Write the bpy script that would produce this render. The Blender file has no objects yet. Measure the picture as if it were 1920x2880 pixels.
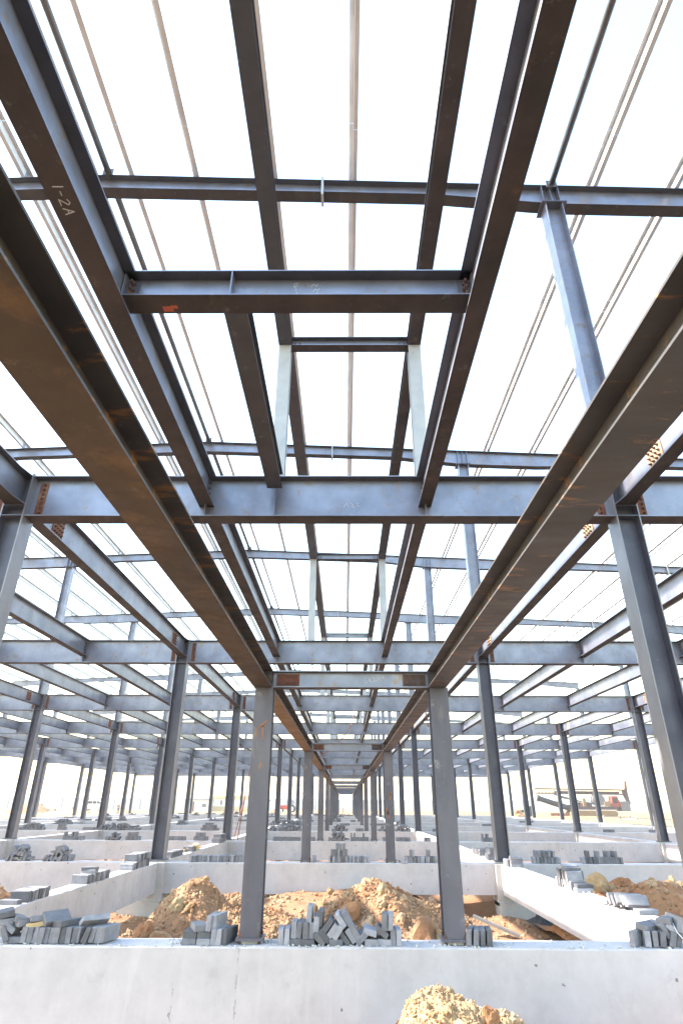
import bpy, math, random
from mathutils import Vector, Matrix, Euler, noise as mnoise
R = math.radians
rnd = random.Random(11)
SC = bpy.context.scene
COL = SC.collection

# ------------------------------------------------------------------ camera, sky, sun, exposure
cd = bpy.data.cameras.new('camera'); cam = bpy.data.objects.new('camera', cd); COL.objects.link(cam)
cd.sensor_fit = 'VERTICAL'; cd.sensor_height = 36.0; cd.lens = 20.678
cd.clip_start = 0.05; cd.clip_end = 3000
_r = Vector((0.999976, 0.005833, 0.003775)); _u = Vector((-0.000782, -0.445328, 0.895367)); _b = Vector((0.006903, -0.895349, -0.445312))
cam.matrix_world = Matrix((( _r.x, _u.x, _b.x, 0), (_r.y, _u.y, _b.y, 0), (_r.z, _u.z, _b.z, 0), (0, 0, 0, 1)))
SC.camera = cam
HAZE = 0.0006
SUN_EL, SUN_AZ = R(36), R(-89.3)          # azimuth measured from +Y towards +X
sd = Vector((math.sin(SUN_AZ)*math.cos(SUN_EL), math.cos(SUN_AZ)*math.cos(SUN_EL), math.sin(SUN_EL)))
W = bpy.data.worlds.new('World'); SC.world = W; W.use_nodes = True
nt = W.node_tree; nt.nodes.clear()
wo = nt.nodes.new('ShaderNodeOutputWorld'); bg = nt.nodes.new('ShaderNodeBackground'); sky = nt.nodes.new('ShaderNodeTexSky')
sky.sky_type = 'NISHITA'; sky.sun_disc = False; sky.sun_elevation = SUN_EL; sky.sun_rotation = SUN_AZ
sky.air_density = 2.0; sky.dust_density = 1.3; sky.ozone_density = 2.5; sky.altitude = 50
bg.inputs['Strength'].default_value = 0.15
nt.links.new(sky.outputs[0], bg.inputs[0]); nt.links.new(bg.outputs[0], wo.inputs[0])
sl = bpy.data.lights.new('sun', 'SUN'); sl.energy = 4.2; sl.angle = R(0.5); sl.color = (1.0, 0.93, 0.82)
sun = bpy.data.objects.new('sun', sl); COL.objects.link(sun); sun.rotation_euler = sd.to_track_quat('Z', 'Y').to_euler()
SC.view_settings.view_transform = 'Standard'; SC.view_settings.look = 'None'
SC.view_settings.exposure = 2.53; SC.view_settings.gamma = 1.0; SC.view_settings.use_curve_mapping = False
SC.cycles.max_bounces = 8; SC.cycles.diffuse_bounces = 5; SC.cycles.glossy_bounces = 3

def project(p):
    d = -(_b.dot(p))
    if d < 0.25: return None
    return (0.5*682 + 0.36*0 + (_r.dot(p)/d)*1654.23*682/1920, 512 - (_u.dot(p)/d)*1654.23*682/1920)
def seen(pts, ml=0.02, mr=0.02, mv=0.02):
    """true when one of the sample points lands in the (widened) frame"""
    for p in pts:
        q = project(Vector(p))
        if q and -ml*682 < q[0] < (1+mr)*682 and -mv*1024 < q[1] < (1+mv)*1024: return True
    return False
def seg(a, b, n=14):
    a = Vector(a); b = Vector(b)
    return [a.lerp(b, i/n) for i in range(n+1)]

# ------------------------------------------------------------------ materials
M = {}
def nodes(name):
    m = bpy.data.materials.new(name); m.use_nodes = True
    t = m.node_tree; b = t.nodes['Principled BSDF']; M[name] = m
    return m, t, b
def coord(t, scale=(1, 1, 1), rand=True):
    tc = t.nodes.new('ShaderNodeTexCoord'); mp = t.nodes.new('ShaderNodeMapping'); mp.inputs['Scale'].default_value = scale
    t.links.new(tc.outputs['Object'], mp.inputs['Vector'])
    if rand:
        oi = t.nodes.new('ShaderNodeObjectInfo'); ml = t.nodes.new('ShaderNodeMath'); ml.operation = 'MULTIPLY'; ml.inputs[1].default_value = 37.0
        t.links.new(oi.outputs['Random'], ml.inputs[0]); t.links.new(ml.outputs[0], mp.inputs['Location'])
    return mp.outputs[0]
def noi(t, vec, scale, detail=5, rough=0.6):
    n = t.nodes.new('ShaderNodeTexNoise'); n.inputs['Scale'].default_value = scale; n.inputs['Detail'].default_value = detail
    n.inputs['Roughness'].default_value = rough; t.links.new(vec, n.inputs['Vector']); return n.outputs['Fac']
def ramp(t, fac, p0, p1, c0=(0, 0, 0, 1), c1=(1, 1, 1, 1)):
    r = t.nodes.new('ShaderNodeValToRGB'); e = r.color_ramp.elements
    e[0].position = p0; e[1].position = p1; e[0].color = c0; e[1].color = c1
    t.links.new(fac, r.inputs[0]); return r.outputs[0]
def mix(t, fac, a, b, mode='MIX'):
    m = t.nodes.new('ShaderNodeMix'); m.data_type = 'RGBA'; m.blend_type = mode
    if isinstance(fac, (int, float)): m.inputs[0].default_value = fac
    else: t.links.new(fac, m.inputs[0])
    for s, v in ((6, a), (7, b)):
        if isinstance(v, tuple): m.inputs[s].default_value = v if len(v) == 4 else v + (1,)
        else: t.links.new(v, m.inputs[s])
    return m.outputs[2]
def bump(t, b, h, strength=0.2, dist=0.01):
    n = t.nodes.new('ShaderNodeBump'); n.inputs['Strength'].default_value = strength; n.inputs['Distance'].default_value = dist
    t.links.new(h, n.inputs['Height']); t.links.new(n.outputs[0], b.inputs['Normal'])
def objrand(t, lo, hi):
    oi = t.nodes.new('ShaderNodeObjectInfo'); m = t.nodes.new('ShaderNodeMapRange'); m.inputs[3].default_value = lo; m.inputs[4].default_value = hi
    t.links.new(oi.outputs['Random'], m.inputs[0]); return m.outputs[0]
def steel(name, c1, c2, rust, r0, r1, rough=0.42, spec=0.5, stretch=(1, 1, 1), scuff=0.25, metal=0.0):
    m, t, b = nodes(name); v = coord(t, stretch)
    col = mix(t, ramp(t, noi(t, v, 1.7, 6, 0.65), 0.34, 0.66), c1, c2)
    col = mix(t, ramp(t, noi(t, v, 5.5, 8, 0.72), r0, r1), col, rust)
    sv = coord(t, (2.2, 2.2, 2.2))
    sc = ramp(t, noi(t, sv, 3.0, 12, 0.8), 0.585, 0.70)
    mm = t.nodes.new('ShaderNodeMath'); mm.operation = 'MULTIPLY'; mm.inputs[1].default_value = scuff; t.links.new(sc, mm.inputs[0])
    col = mix(t, mm.outputs[0], col, (0.40, 0.39, 0.38))
    t.links.new(col, b.inputs['Base Color'])
    rr = ramp(t, noi(t, v, 4, 6), 0.3, 0.75, (rough-.08,)*3+(1,), (rough+.18,)*3+(1,)); t.links.new(rr, b.inputs['Roughness'])
    b.inputs['Specular IOR Level'].default_value = spec; b.inputs['Metallic'].default_value = metal
    bump(t, b, noi(t, v, 14, 6), 0.06, 0.004)
steel('steel', (0.155, 0.164, 0.212), (0.24, 0.25, 0.315), (0.21, 0.155, 0.12), 0.57, 0.68, 0.36, 0.6, (1, 1, 1), 0.42, 0.6)
steel('shaded_flange_steel', (0.040, 0.040, 0.052), (0.062, 0.062, 0.078), (0.10, 0.065, 0.05), 0.62, 0.74, 0.45, 0.4, (1, 1, 1), 0.2, 0.2)  # near-black tone stands in for shade between the flanges
steel('shade_and_plate_steel', (0.055, 0.056, 0.082), (0.080, 0.081, 0.112), (0.09, 0.075, 0.07), 0.66, 0.8, 0.42, 0.5, (1, 1, 1), 0.2, 0.3)  # shade of column webs and inner faces painted in; plates share this tone
steel('lit_column_face', (0.150, 0.150, 0.175), (0.205, 0.205, 0.230), (0.17, 0.14, 0.125), 0.64, 0.78, 0.36, 0.6, (1, 1, .6), 0.3, 0.4)  # paler copy for outer column faces, their light painted into the colour
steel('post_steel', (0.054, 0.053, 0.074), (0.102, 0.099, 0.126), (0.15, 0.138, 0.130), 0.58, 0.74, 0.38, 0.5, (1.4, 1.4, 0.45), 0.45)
steel('underside_rust_shade', (0.019, 0.0145, 0.014), (0.042, 0.029, 0.025), (0.088, 0.05, 0.034), 0.60, 0.74, 0.6, 0.3)  # rust brown, darkened to paint in the shade below the beams
steel('walkway_rust', (0.042, 0.030, 0.022), (0.078, 0.051, 0.032), (0.14, 0.08, 0.038), 0.52, 0.70, 0.6, 0.3)
steel('walkway_steel', (0.036, 0.033, 0.034), (0.060, 0.053, 0.051), (0.20, 0.10, 0.045), 0.57, 0.63, 0.5, 0.4, (0.5, 1.6, 1))
steel('walkway_orange', (0.15, 0.092, 0.045), (0.21, 0.135, 0.065), (0.25, 0.14, 0.06), 0.5, 0.7, 0.6, 0.3)
steel('brace_steel', (0.030, 0.030, 0.036), (0.050, 0.048, 0.054), (0.10, 0.06, 0.04), 0.62, 0.8, 0.5, 0.4)
steel('pale_steel', (0.26, 0.28, 0.31), (0.36, 0.38, 0.41), (0.25, 0.22, 0.19), 0.7, 0.85, 0.34, 0.6, (1, 1, 1), 0.5)
steel('galvanised', (0.43, 0.44, 0.47), (0.55, 0.56, 0.59), (0.30, 0.27, 0.26), 0.66, 0.85, 0.36, 0.5, (1, 1, 1), 0.2)
steel('pipe_steel', (0.05, 0.048, 0.055), (0.085, 0.08, 0.085), (0.2, 0.11, 0.05), 0.66, 0.8, 0.35, 0.5)
steel('rust', (0.11, 0.036, 0.022), (0.17, 0.065, 0.038), (0.24, 0.12, 0.07), 0.5, 0.7, 0.75, 0.2)
steel('tan_rust', (0.26, 0.16, 0.10), (0.34, 0.23, 0.155), (0.24, 0.10, 0.05), 0.55, 0.72, 0.75, 0.2)
steel('bolt_steel', (0.045, 0.03, 0.028), (0.085, 0.045, 0.035), (0.2, 0.08, 0.04), 0.55, 0.7, 0.55, 0.4)
def plain(name, c, rough=0.6, var=0.15, scale=6, spec=0.4):
    m, t, b = nodes(name); v = coord(t)
    f = noi(t, v, scale, 5)
    t.links.new(mix(t, ramp(t, f, 0.3, 0.7), tuple(x*(1-var) for x in c), tuple(min(1, x*(1+var)) for x in c)), b.inputs['Base Color'])
    b.inputs['Roughness'].default_value = rough; b.inputs['Specular IOR Level'].default_value = spec
    return t, b
def concrete(name, base, dark):
    m, t, b = nodes(name); v = coord(t)
    col = mix(t, ramp(t, noi(t, v, 1.9, 8, 0.7), 0.34, 0.66), base, tuple(x*0.80 for x in base))
    vs = coord(t, (7, 7, 0.55))
    st = ramp(t, noi(t, vs, 1.6, 4, 0.6), 0.56, 0.78, (0, 0, 0, 1), (.35, .35, .35, 1))
    col = mix(t, st, col, tuple(min(.75, x*1.12) for x in base))
    vo = t.nodes.new('ShaderNodeTexVoronoi'); vo.inputs['Scale'].default_value = 7.5; vo.inputs['Randomness'].default_value = 1.0
    dv = t.nodes.new('ShaderNodeVectorMath'); dv.operation = 'ADD'
    nv = t.nodes.new('ShaderNodeTexNoise'); nv.inputs['Scale'].default_value = 30; t.links.new(v, nv.inputs['Vector'])
    sc = t.nodes.new('ShaderNodeVectorMath'); sc.operation = 'SCALE'; sc.inputs['Scale'].default_value = 0.035
    t.links.new(nv.outputs['Color'], sc.inputs[0]); t.links.new(v, dv.inputs[0]); t.links.new(sc.outputs[0], dv.inputs[1]); fl = t.nodes.new('ShaderNodeVectorMath'); fl.operation = 'MULTIPLY'; fl.inputs[1].default_value = (0.0, 1, 1); t.links.new(dv.outputs[0], fl.inputs[0]); t.links.new(fl.outputs[0], vo.inputs['Vector'])
    sepc = t.nodes.new('ShaderNodeSeparateColor'); t.links.new(vo.outputs['Color'], sepc.inputs[0])
    sz = t.nodes.new('ShaderNodeMapRange'); sz.inputs[1].default_value = 0.6; sz.inputs[2].default_value = 1.0; sz.inputs[3].default_value = 0.0; sz.inputs[4].default_value = 0.12
    t.links.new(sepc.outputs[0], sz.inputs[0])
    lt = t.nodes.new('ShaderNodeMath'); lt.operation = 'LESS_THAN'; t.links.new(vo.outputs['Distance'], lt.inputs[0]); t.links.new(sz.outputs[0], lt.inputs[1])
    pk = t.nodes.new('ShaderNodeMath'); pk.operation = 'MULTIPLY'; pk.inputs[1].default_value = 0.85; t.links.new(lt.outputs[0], pk.inputs[0])
    col = mix(t, pk.outputs[0], col, dark)
    stn = ramp(t, noi(t, v, 3.1, 9, 0.75), 0.56, 0.74, (0, 0, 0, 1), (.55, .55, .55, 1))
    col = mix(t, stn, col, tuple(x*0.60 for x in base))
    t.links.new(col, b.inputs['Base Color']); b.inputs['Roughness'].default_value = 0.85; b.inputs['Specular IOR Level'].default_value = 0.25
    bump(t, b, noi(t, v, 16, 8, 0.7), 0.25, 0.006)
concrete('concrete', (0.46, 0.435, 0.455), (0.12, 0.115, 0.115))
concrete('pier_concrete', (0.43, 0.41, 0.40), (0.16, 0.155, 0.15))
plain('mortar', (0.40, 0.395, 0.385), 0.95, 0.3, 30)
plain('seam', (0.30, 0.29, 0.28), 0.95, 0.4, 40)
def brickmat(name, lo, hi, c):
    m, t, b = nodes(name); v = coord(t)
    col = mix(t, ramp(t, noi(t, v, 9, 7, .7), .3, .72), tuple(x*.72 for x in c), tuple(x*1.25 for x in c))
    col = mix(t, ramp(t, noi(t, v, 60, 4, .7), .62, .75, (0, 0, 0, 1), (.45, .45, .45, 1)), col, (0.34, 0.34, 0.33))
    vm = t.nodes.new('ShaderNodeVectorMath'); vm.operation = 'SCALE'; t.links.new(col, vm.inputs[0]); t.links.new(objrand(t, lo, hi), vm.inputs['Scale'])
    t.links.new(vm.outputs[0], b.inputs['Base Color']); b.inputs['Roughness'].default_value = .9; b.inputs['Specular IOR Level'].default_value = .25
    bump(t, b, noi(t, v, 45, 6, .7), .35, .004)
brickmat('brick', 0.55, 1.8, (0.158, 0.158, 0.178))
def dirtmat(name, a, bb, c, scale=1.0):
    m, t, b = nodes(name); v = coord(t, (1, 1, 1), False)
    col = mix(t, ramp(t, noi(t, v, .9*scale, 7, .65), .32, .68), a, bb)
    col = mix(t, ramp(t, noi(t, v, 4.5*scale, 8, .7), .52, .72), col, c)
    col = mix(t, ramp(t, noi(t, v, 34*scale, 5, .7), .55, .75, (0, 0, 0, 1), (.6, .6, .6, 1)), col, tuple(x*.6 for x in a))
    t.links.new(col, b.inputs['Base Color']); b.inputs['Roughness'].default_value = .95; b.inputs['Specular IOR Level'].default_value = .15
    bump(t, b, noi(t, v, 22*scale, 10, .75), .8, .03)
dirtmat('dirt', (0.225, 0.120, 0.068), (0.275, 0.163, 0.098), (0.20, 0.085, 0.044))
dirtmat('trodden_dirt', (0.14, 0.105, 0.072), (0.18, 0.135, 0.095), (0.15, 0.085, 0.05))
dirtmat('pale_dirt', (0.34, 0.235, 0.13), (0.38, 0.285, 0.175), (0.31, 0.175, 0.085))
dirtmat('red_dirt', (0.27, 0.125, 0.06), (0.33, 0.185, 0.10), (0.24, 0.085, 0.04))
dirtmat('field', (0.20, 0.130, 0.062), (0.25, 0.170, 0.090), (0.19, 0.095, 0.04), .06)
def rockmat():
    m, t, b = nodes('rock'); v = coord(t, (1, 1, 1), False)
    col = mix(t, ramp(t, noi(t, v, 1.9, 4, .6), .35, .66), (0.27, 0.145, 0.075), (0.36, 0.26, 0.17))
    col = mix(t, ramp(t, noi(t, v, 2.7, 6, .6), .56, .66), col, (0.28, 0.115, 0.055))
    col = mix(t, ramp(t, noi(t, v, 40, 5, .7), .5, .8), col, (0.18, 0.11, 0.065))
    t.links.new(col, b.inputs['Base Color']); b.inputs['Roughness'].default_value = .95; b.inputs['Specular IOR Level'].default_value = .15
    bump(t, b, noi(t, v, 30, 8, .7), .3, .012)
rockmat()
for n, c, rg in (('timber', (0.50, 0.36, 0.19), .8), ('chalk', (0.45, 0.45, 0.46), .9), ('orange_paint', (0.24, 0.105, 0.05), .7),
                 ('orange_mark', (0.34, 0.07, 0.03), .7), ('white_paint', (0.72, 0.72, 0.70), .4), ('dark_glass', (0.03, 0.035, 0.04), .15),
                 ('tyre', (0.03, 0.03, 0.03), .8), ('fence_panel', (0.46, 0.465, 0.465), .6), ('fence_post', (0.24, 0.25, 0.26), .6),
                 ('rig_brown', (0.085, 0.05, 0.042), .6), ('rig_dark', (0.035, 0.03, 0.03), .5), ('rig_red', (0.24, 0.045, 0.03), .5),
                 ('rig_yellow', (0.19, 0.125, 0.065), .6), ('rig_grey', (0.13, 0.12, 0.12), .6), ('red_paint', (0.45, 0.05, 0.03), .45),
                 ('blue_paint', (0.10, 0.22, 0.45), .5), ('tan_wall', (0.50, 0.38, 0.22), .8), ('pale_wall', (0.60, 0.59, 0.56), .8),
                 ('door_brown', (0.14, 0.07, 0.05), .6), ('blue_sheet', (0.38, 0.48, 0.60), .6), ('skin', (0.45, 0.27, 0.18), .6),
                 ('dark_cloth', (0.035, 0.04, 0.05), .9), ('grey_cloth', (0.08, 0.085, 0.08), .9), ('red_cloth', (0.20, 0.06, 0.05), .9),
                 ('yellow_cloth', (0.55, 0.45, 0.12), .8), ('hair', (0.02, 0.018, 0.016), .8), ('cable', (0.23, 0.09, 0.06), .7),
                 ('sign_blue', (0.35, 0.47, 0.62), .6), ('scaffold', (0.40, 0.36, 0.33), .6), ('wire_white', (0.7, 0.7, 0.68), .6)):
    plain(n, c, rg, .12)

# ------------------------------------------------------------------ mesh helpers
class MB:
    def __init__(s): s.v = []; s.f = []; s.m = []
    def add(s, vs, fs, mat=0):
        o = len(s.v); s.v += [tuple(x) for x in vs]
        for f in fs: s.f.append(tuple(i+o for i in f)); s.m.append(mat)
        return s
    def box(s, c, d, mat=0, rot=None):
        x, y, z = d[0]/2, d[1]/2, d[2]/2
        vs = [Vector(p) for p in ((-x,-y,-z),(x,-y,-z),(x,y,-z),(-x,y,-z),(-x,-y,z),(x,-y,z),(x,y,z),(-x,y,z))]
        if rot is not None: vs = [rot @ p for p in vs]
        return s.add([p + Vector(c) for p in vs], [(0,3,2,1),(4,5,6,7),(0,1,5,4),(1,2,6,5),(2,3,7,6),(3,0,4,7)], mat)
    def tube(s, pts, r, n=8, mat=0, cap=True, r2=None):
        pts = [Vector(p) for p in pts]; rings = []
        for i, p in enumerate(pts):
            d = (pts[min(i+1, len(pts)-1)] - pts[max(i-1, 0)]).normalized()
            a = d.orthogonal().normalized() if i == 0 else (rings_a - d*rings_a.dot(d)).normalized()
            rings_a = a; b = d.cross(a)
            rr = r if r2 is None else r + (r2-r)*i/(len(pts)-1)
            rings.append([p + (a*math.cos(2*math.pi*k/n) + b*math.sin(2*math.pi*k/n))*rr for k in range(n)])
        vs = [q for g in rings for q in g]; fs = []
        for i in range(len(pts)-1):
            for k in range(n): fs.append((i*n+k, i*n+(k+1) % n, (i+1)*n+(k+1) % n, (i+1)*n+k))
        if cap: fs += [tuple(reversed(range(n))), tuple((len(pts)-1)*n+k for k in range(n))]
        return s.add(vs, fs, mat)
    def prism(s, prof, axis, a, b, mat=0):
        """prof: 2-D outline, swept from a to b along axis (0=x,1=y,2=z)"""
        n = len(prof)
        def mk(u, v, w): return ((w, u, v), (u, w, v), (u, v, w))[axis]
        vs = [mk(u, v, a) for u, v in prof] + [mk(u, v, b) for u, v in prof]
        fs = [(k, (k+1) % n, n+(k+1) % n, n+k) for k in range(n)] + [tuple(reversed(range(n))), tuple(range(n, 2*n))]
        return s.add(vs, fs, mat)
    def mesh(s, name, mats, smooth=False):
        me = bpy.data.meshes.new(name); me.from_pydata(s.v, [], s.f)
        for k in mats: me.materials.append(M[k])
        me.polygons.foreach_set('material_index', s.m)
        if smooth: me.polygons.foreach_set('use_smooth', [True]*len(s.f))
        import bmesh
        b = bmesh.new(); b.from_mesh(me); bmesh.ops.recalc_face_normals(b, faces=b.faces); b.to_mesh(me); b.free()
        return me
def ob(name, me, parent=None, loc=(0, 0, 0), rot=(0, 0, 0)):
    o = bpy.data.objects.new(name, me); COL.objects.link(o); o.location = loc; o.rotation_euler = rot
    if parent: o.parent = parent
    return o
def tag(o, label, cat, group=None, kind=None):
    if label: o['label'] = label
    if cat: o['category'] = cat
    if group: o['group'] = group
    if kind: o['kind'] = kind
    return o
def empty(name, loc, rot=(0, 0, 0)):
    return ob(name, None, None, loc, rot)
def structure(o): o['kind'] = 'structure'; return o

CACHE = {}
def ibeam_stations(st, tf, tw, mats=('steel', 'underside_rust_shade'), name='beam'):
    """I-section swept along local +Y. stations: (y, z_bottom, z_top, width_bottom, width_top)"""
    mb = MB(); vs = []
    for (y, zb, zt, wb, wt) in st:
        for x, z in ((-wb/2, zb), (wb/2, zb), (wb/2, zb+tf), (tw/2, zb+tf), (tw/2, zt-tf), (wt/2, zt-tf), (wt/2, zt), (-wt/2, zt),
                     (-wt/2, zt-tf), (-tw/2, zt-tf), (-tw/2, zb+tf), (-wb/2, zb+tf)): vs.append((x, y, z))
    fs = []; ms = []
    for i in range(len(st)-1):
        for k in range(12):
            a = i*12+k; b = i*12+(k+1) % 12
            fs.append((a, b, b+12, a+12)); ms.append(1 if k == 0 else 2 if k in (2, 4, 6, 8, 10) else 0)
    for o in (0, (len(st)-1)*12):
        for q in ((0, 1, 2, 11), (11, 2, 3, 10), (10, 3, 4, 9), (9, 4, 5, 8), (8, 5, 6, 7)):
            fs.append(tuple(o+x for x in q)); ms.append(0)
    mb.v = vs; mb.f = fs; mb.m = ms
    return mb.mesh(name, tuple(mats) + ('shaded_flange_steel' if mats[0] == 'steel' else mats[0],))
def ibeam(L, h, w, tf=0.012, tw=0.008, mats=('steel', 'underside_rust_shade'), name='beam'):
    k = ('I', round(L, 3), h, w, tf, tw, mats)
    if k not in CACHE: CACHE[k] = ibeam_stations([(0, 0, h, w, w), (L, 0, h, w, w)], tf, tw, mats, name)
    return CACHE[k]
def hcol(L, dx, dy, tf, tw, flange_axis, mats, name='column'):
    """H-section standing on z=0. flange_axis 'x': flanges face +-X; 'y': flanges face +-Y"""
    k = ('H', round(L, 3), dx, dy, tf, tw, flange_axis, mats)
    if k not in CACHE:
        a, b = (dx, dy) if flange_axis == 'x' else (dy, dx)
        pr = [(-a/2, -b/2), (-a/2+tf, -b/2), (-a/2+tf, -tw/2), (a/2-tf, -tw/2), (a/2-tf, -b/2), (a/2, -b/2), (a/2, b/2), (a/2-tf, b/2),
              (a/2-tf, tw/2), (-a/2+tf, tw/2), (-a/2+tf, b/2), (-a/2, b/2)]
        if flange_axis == 'y': pr = [(y, -x) for x, y in pr]
        mb = MB(); n = 12
        vs = [(x, y, 0) for x, y in pr] + [(x, y, L) for x, y in pr]
        fs = [(q, (q+1) % n, n+(q+1) % n, n+q) for q in range(n)]
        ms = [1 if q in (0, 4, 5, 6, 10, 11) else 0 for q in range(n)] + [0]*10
        for o in (0, n):
            for q in ((0, 1, 10, 11), (1, 2, 9, 10), (2, 3, 8, 9), (3, 4, 7, 8), (4, 5, 6, 7)): fs.append(tuple(o+x for x in q))
        mb.add(vs, fs); mb.m = ms; CACHE[k] = mb.mesh(name, tuple(mats) + ('lit_column_face' if mats[0] == 'shade_and_plate_steel' else mats[0],))
    return CACHE[k]
def boxmesh(d, mat, name='plate'):
    k = ('B', tuple(round(x, 4) for x in d), mat)
    if k not in CACHE: CACHE[k] = MB().box((0, 0, 0), d).mesh(name, (mat,))
    return CACHE[k]
def boltmesh(r=0.015, h=0.03):
    k = ('bolt', r, h)
    if k not in CACHE:
        m = MB(); m.tube([(0, 0, -0.002), (0, 0, h*.5)], r, 6); m.tube([(0, 0, h*.5), (0, 0, h)], r*.55, 8)
        CACHE[k] = m.mesh('bolt', ('bolt_steel',))
    return CACHE[k]
def stroke_part(parent, name, polys, width, mat, origin, ux, uy, un):
    """hand-drawn strokes laid on a surface: polylines in a local 2-D frame"""
    m = MB(); o = Vector(origin); ux = Vector(ux); uy = Vector(uy); un = Vector(un)
    for pl in polys:
        for (a, b) in zip(pl[:-1], pl[1:]):
            d = Vector((b[0]-a[0], b[1]-a[1])); L = d.length
            if L < 1e-6: continue
            d /= L; n = Vector((-d.y, d.x))*width/2; d2 = d*width*.3
            q = [(a[0]-d2.x+n.x, a[1]-d2.y+n.y), (a[0]-d2.x-n.x, a[1]-d2.y-n.y), (b[0]+d2.x-n.x, b[1]+d2.y-n.y), (b[0]+d2.x+n.x, b[1]+d2.y+n.y)]
            lo = [o + ux*p[0] + uy*p[1] for p in q]; hi = [p + un*0.0025 for p in lo]
            m.add(lo+hi, [(0, 1, 2, 3), (4, 5, 6, 7), (0, 1, 5, 4), (1, 2, 6, 5), (2, 3, 7, 6), (3, 0, 4, 7)])
    return ob(name, m.mesh(name, (mat,)), parent)

ORD = ['zeroth', 'nearest', 'second', 'third', 'fourth', 'fifth', 'sixth', 'seventh', 'eighth', 'ninth', 'tenth', 'eleventh']
NL = 10                                    # frames in depth
D1, S = 6.184, 8.0
def YL(l): return D1 + (l-1)*S             # front flange edge of frame l
CX = [-25.56, -18.35, -11.135, -3.925, 3.295, 10.505, 17.715]
CNAME = ['fourth left of', 'third left of', 'second left of', 'first left of', 'first right of', 'second right of', 'third right of']
BNAME = ['third bay left of walkway', 'second bay left of walkway', 'first bay left of walkway', 'walkway bay', 'first bay right of walkway', 'second bay right of walkway']
Z_GB, Z_COL = -1.08, -1.035
M0, M1 = 3.032, 3.577
RIDGE_X, RIDGE_Z, SLOPE = -3.925, 9.33, 0.042
def roof_top(x): return RIDGE_Z - SLOPE*abs(x-RIDGE_X)
def roof_depth(x):
    a = abs(x-RIDGE_X); tb = [(0, .33), (3.5, .30), (5.3, .29), (7.2, .45), (9.3, .44), (12, .30), (17, .27), (19, .30), (21.7, .45)]
    for (x0, d0), (x1, d1) in zip(tb[:-1], tb[1:]):
        if a <= x1: return d0 + (d1-d0)*(a-x0)/(x1-x0)
    return .45
def between(l): return 'behind nearest frame' if l == 1 else ('before nearest frame' if l == 0 else 'between %s and %s frames' % (ORD[l], ORD[l+1]))

# ------------------------------------------------------------------ ground
def hgt(x, y):
    h = -1.76
    if y > 80: h += min(.5, (y-80)*.0045)
    if D1 < y < D1+S+.2: h -= .22*min(1, max(0, (abs(x+.3)-1.6)/1.2))
    if D1 < y < D1+S+.2: h += .20*math.exp(-(x/1.7)**2)*min(1, max(0, (y-8)/3))
    near = 1.0 if y < 60 and abs(x) < 40 else .5
    h += near*(.10*mnoise.fractal(Vector((x*.7, y*.7, 3.1)), 1.0, 2.1, 4) + .035*mnoise.fractal(Vector((x*4, y*4, 7.7)), .9, 2.0, 4))
    if y > 78: h += .25*max(0, mnoise.fractal(Vector((x*.11, y*.2, 9.3)), 1.0, 2.0, 3))
    return h
def axis(dense0, dense1, step, lo, hi, grow=1.17):
    a = [dense0 + i*step for i in range(int((dense1-dense0)/step)+1)]
    s, p = step, dense1
    while p < hi: s *= grow; p += s; a.append(p)
    s, p = step, dense0; b = []
    while p > lo: s *= grow; p -= s; b.append(p)
    return b[::-1] + a
def build_ground():
    xs = axis(-5.5, 5.5, .085, -900, 900); ys = axis(3.0, 14.5, .09, -60, 1500)
    n = len(xs); m = MB()
    vs = [(x, y, hgt(x, y)) for y in ys for x in xs]
    fs = [(j*n+i, j*n+i+1, (j+1)*n+i+1, (j+1)*n+i) for j in range(len(ys)-1) for i in range(n-1)]
    m.v = vs; m.f = fs; m.m = [1 if vs[f[0]][1] > 82 or abs(vs[f[0]][0]) > 27 else 2 if 5.5 < vs[f[0]][1] < 32 and abs(vs[f[0]][0]) < 14 else 0 for f in fs]
    structure(ob('ground', m.mesh('ground', ('trodden_dirt', 'field', 'dirt'), True)))
build_ground()

# ------------------------------------------------------------------ concrete ground beams, piers and footings
def gbeam_mesh(L, w, h, seed, n=None):
    """cast beam along +Y, top at z=0, slightly wandering edges and rounded arrises"""
    r = random.Random(seed); n = n or max(8, int(L/.09)); m = MB(); c = .012
    prof = [(-w/2, -h), (w/2, -h), (w/2, -c), (w/2-c, 0), (-w/2+c, 0), (-w/2, -c)]
    vs = []
    for i in range(n+1):
        y = L*i/n
        for k, (x, z) in enumerate(prof):
            a = .004 if k < 2 else .007
            q = a*mnoise.noise(Vector((y*3.1, k*7.3, seed*1.7))) + (.004*mnoise.noise(Vector((y*11, k*3.3, seed*.7))) if k >= 2 else 0)
            vs.append((x+q, y, z+(q*.9 if k >= 2 else 0)))
    fs = []
    for i in range(n):
        for k in range(6): fs.append((i*6+k, i*6+(k+1) % 6, (i+1)*6+(k+1) % 6, (i+1)*6+k))
    fs += [(5, 4, 3, 2, 1, 0), tuple(n*6+k for k in range(6))]
    m.add(vs, fs); return m.mesh('ground_beam', ('concrete',))
def seam_part(parent, x_local_y, h, side, w, seed):
    """vertical formwork seam: an irregular ridge with honeycombed gaps"""
    r = random.Random(seed); m = MB(); z = -.01; d = side*(w/2)
    while z > -h+.02:
        dz = r.uniform(.015, .06)
        if r.random() < .6: m.box((d-side*.0035, x_local_y + r.uniform(-.006, .006), z-dz/2), (.010, r.uniform(.004, .012), dz))
        z -= dz
    ob('formwork_seam', m.mesh('formwork_seam', ('seam',)), parent)
GBW, GBH = 0.35, 0.545
PIERW = 0.46
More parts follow.
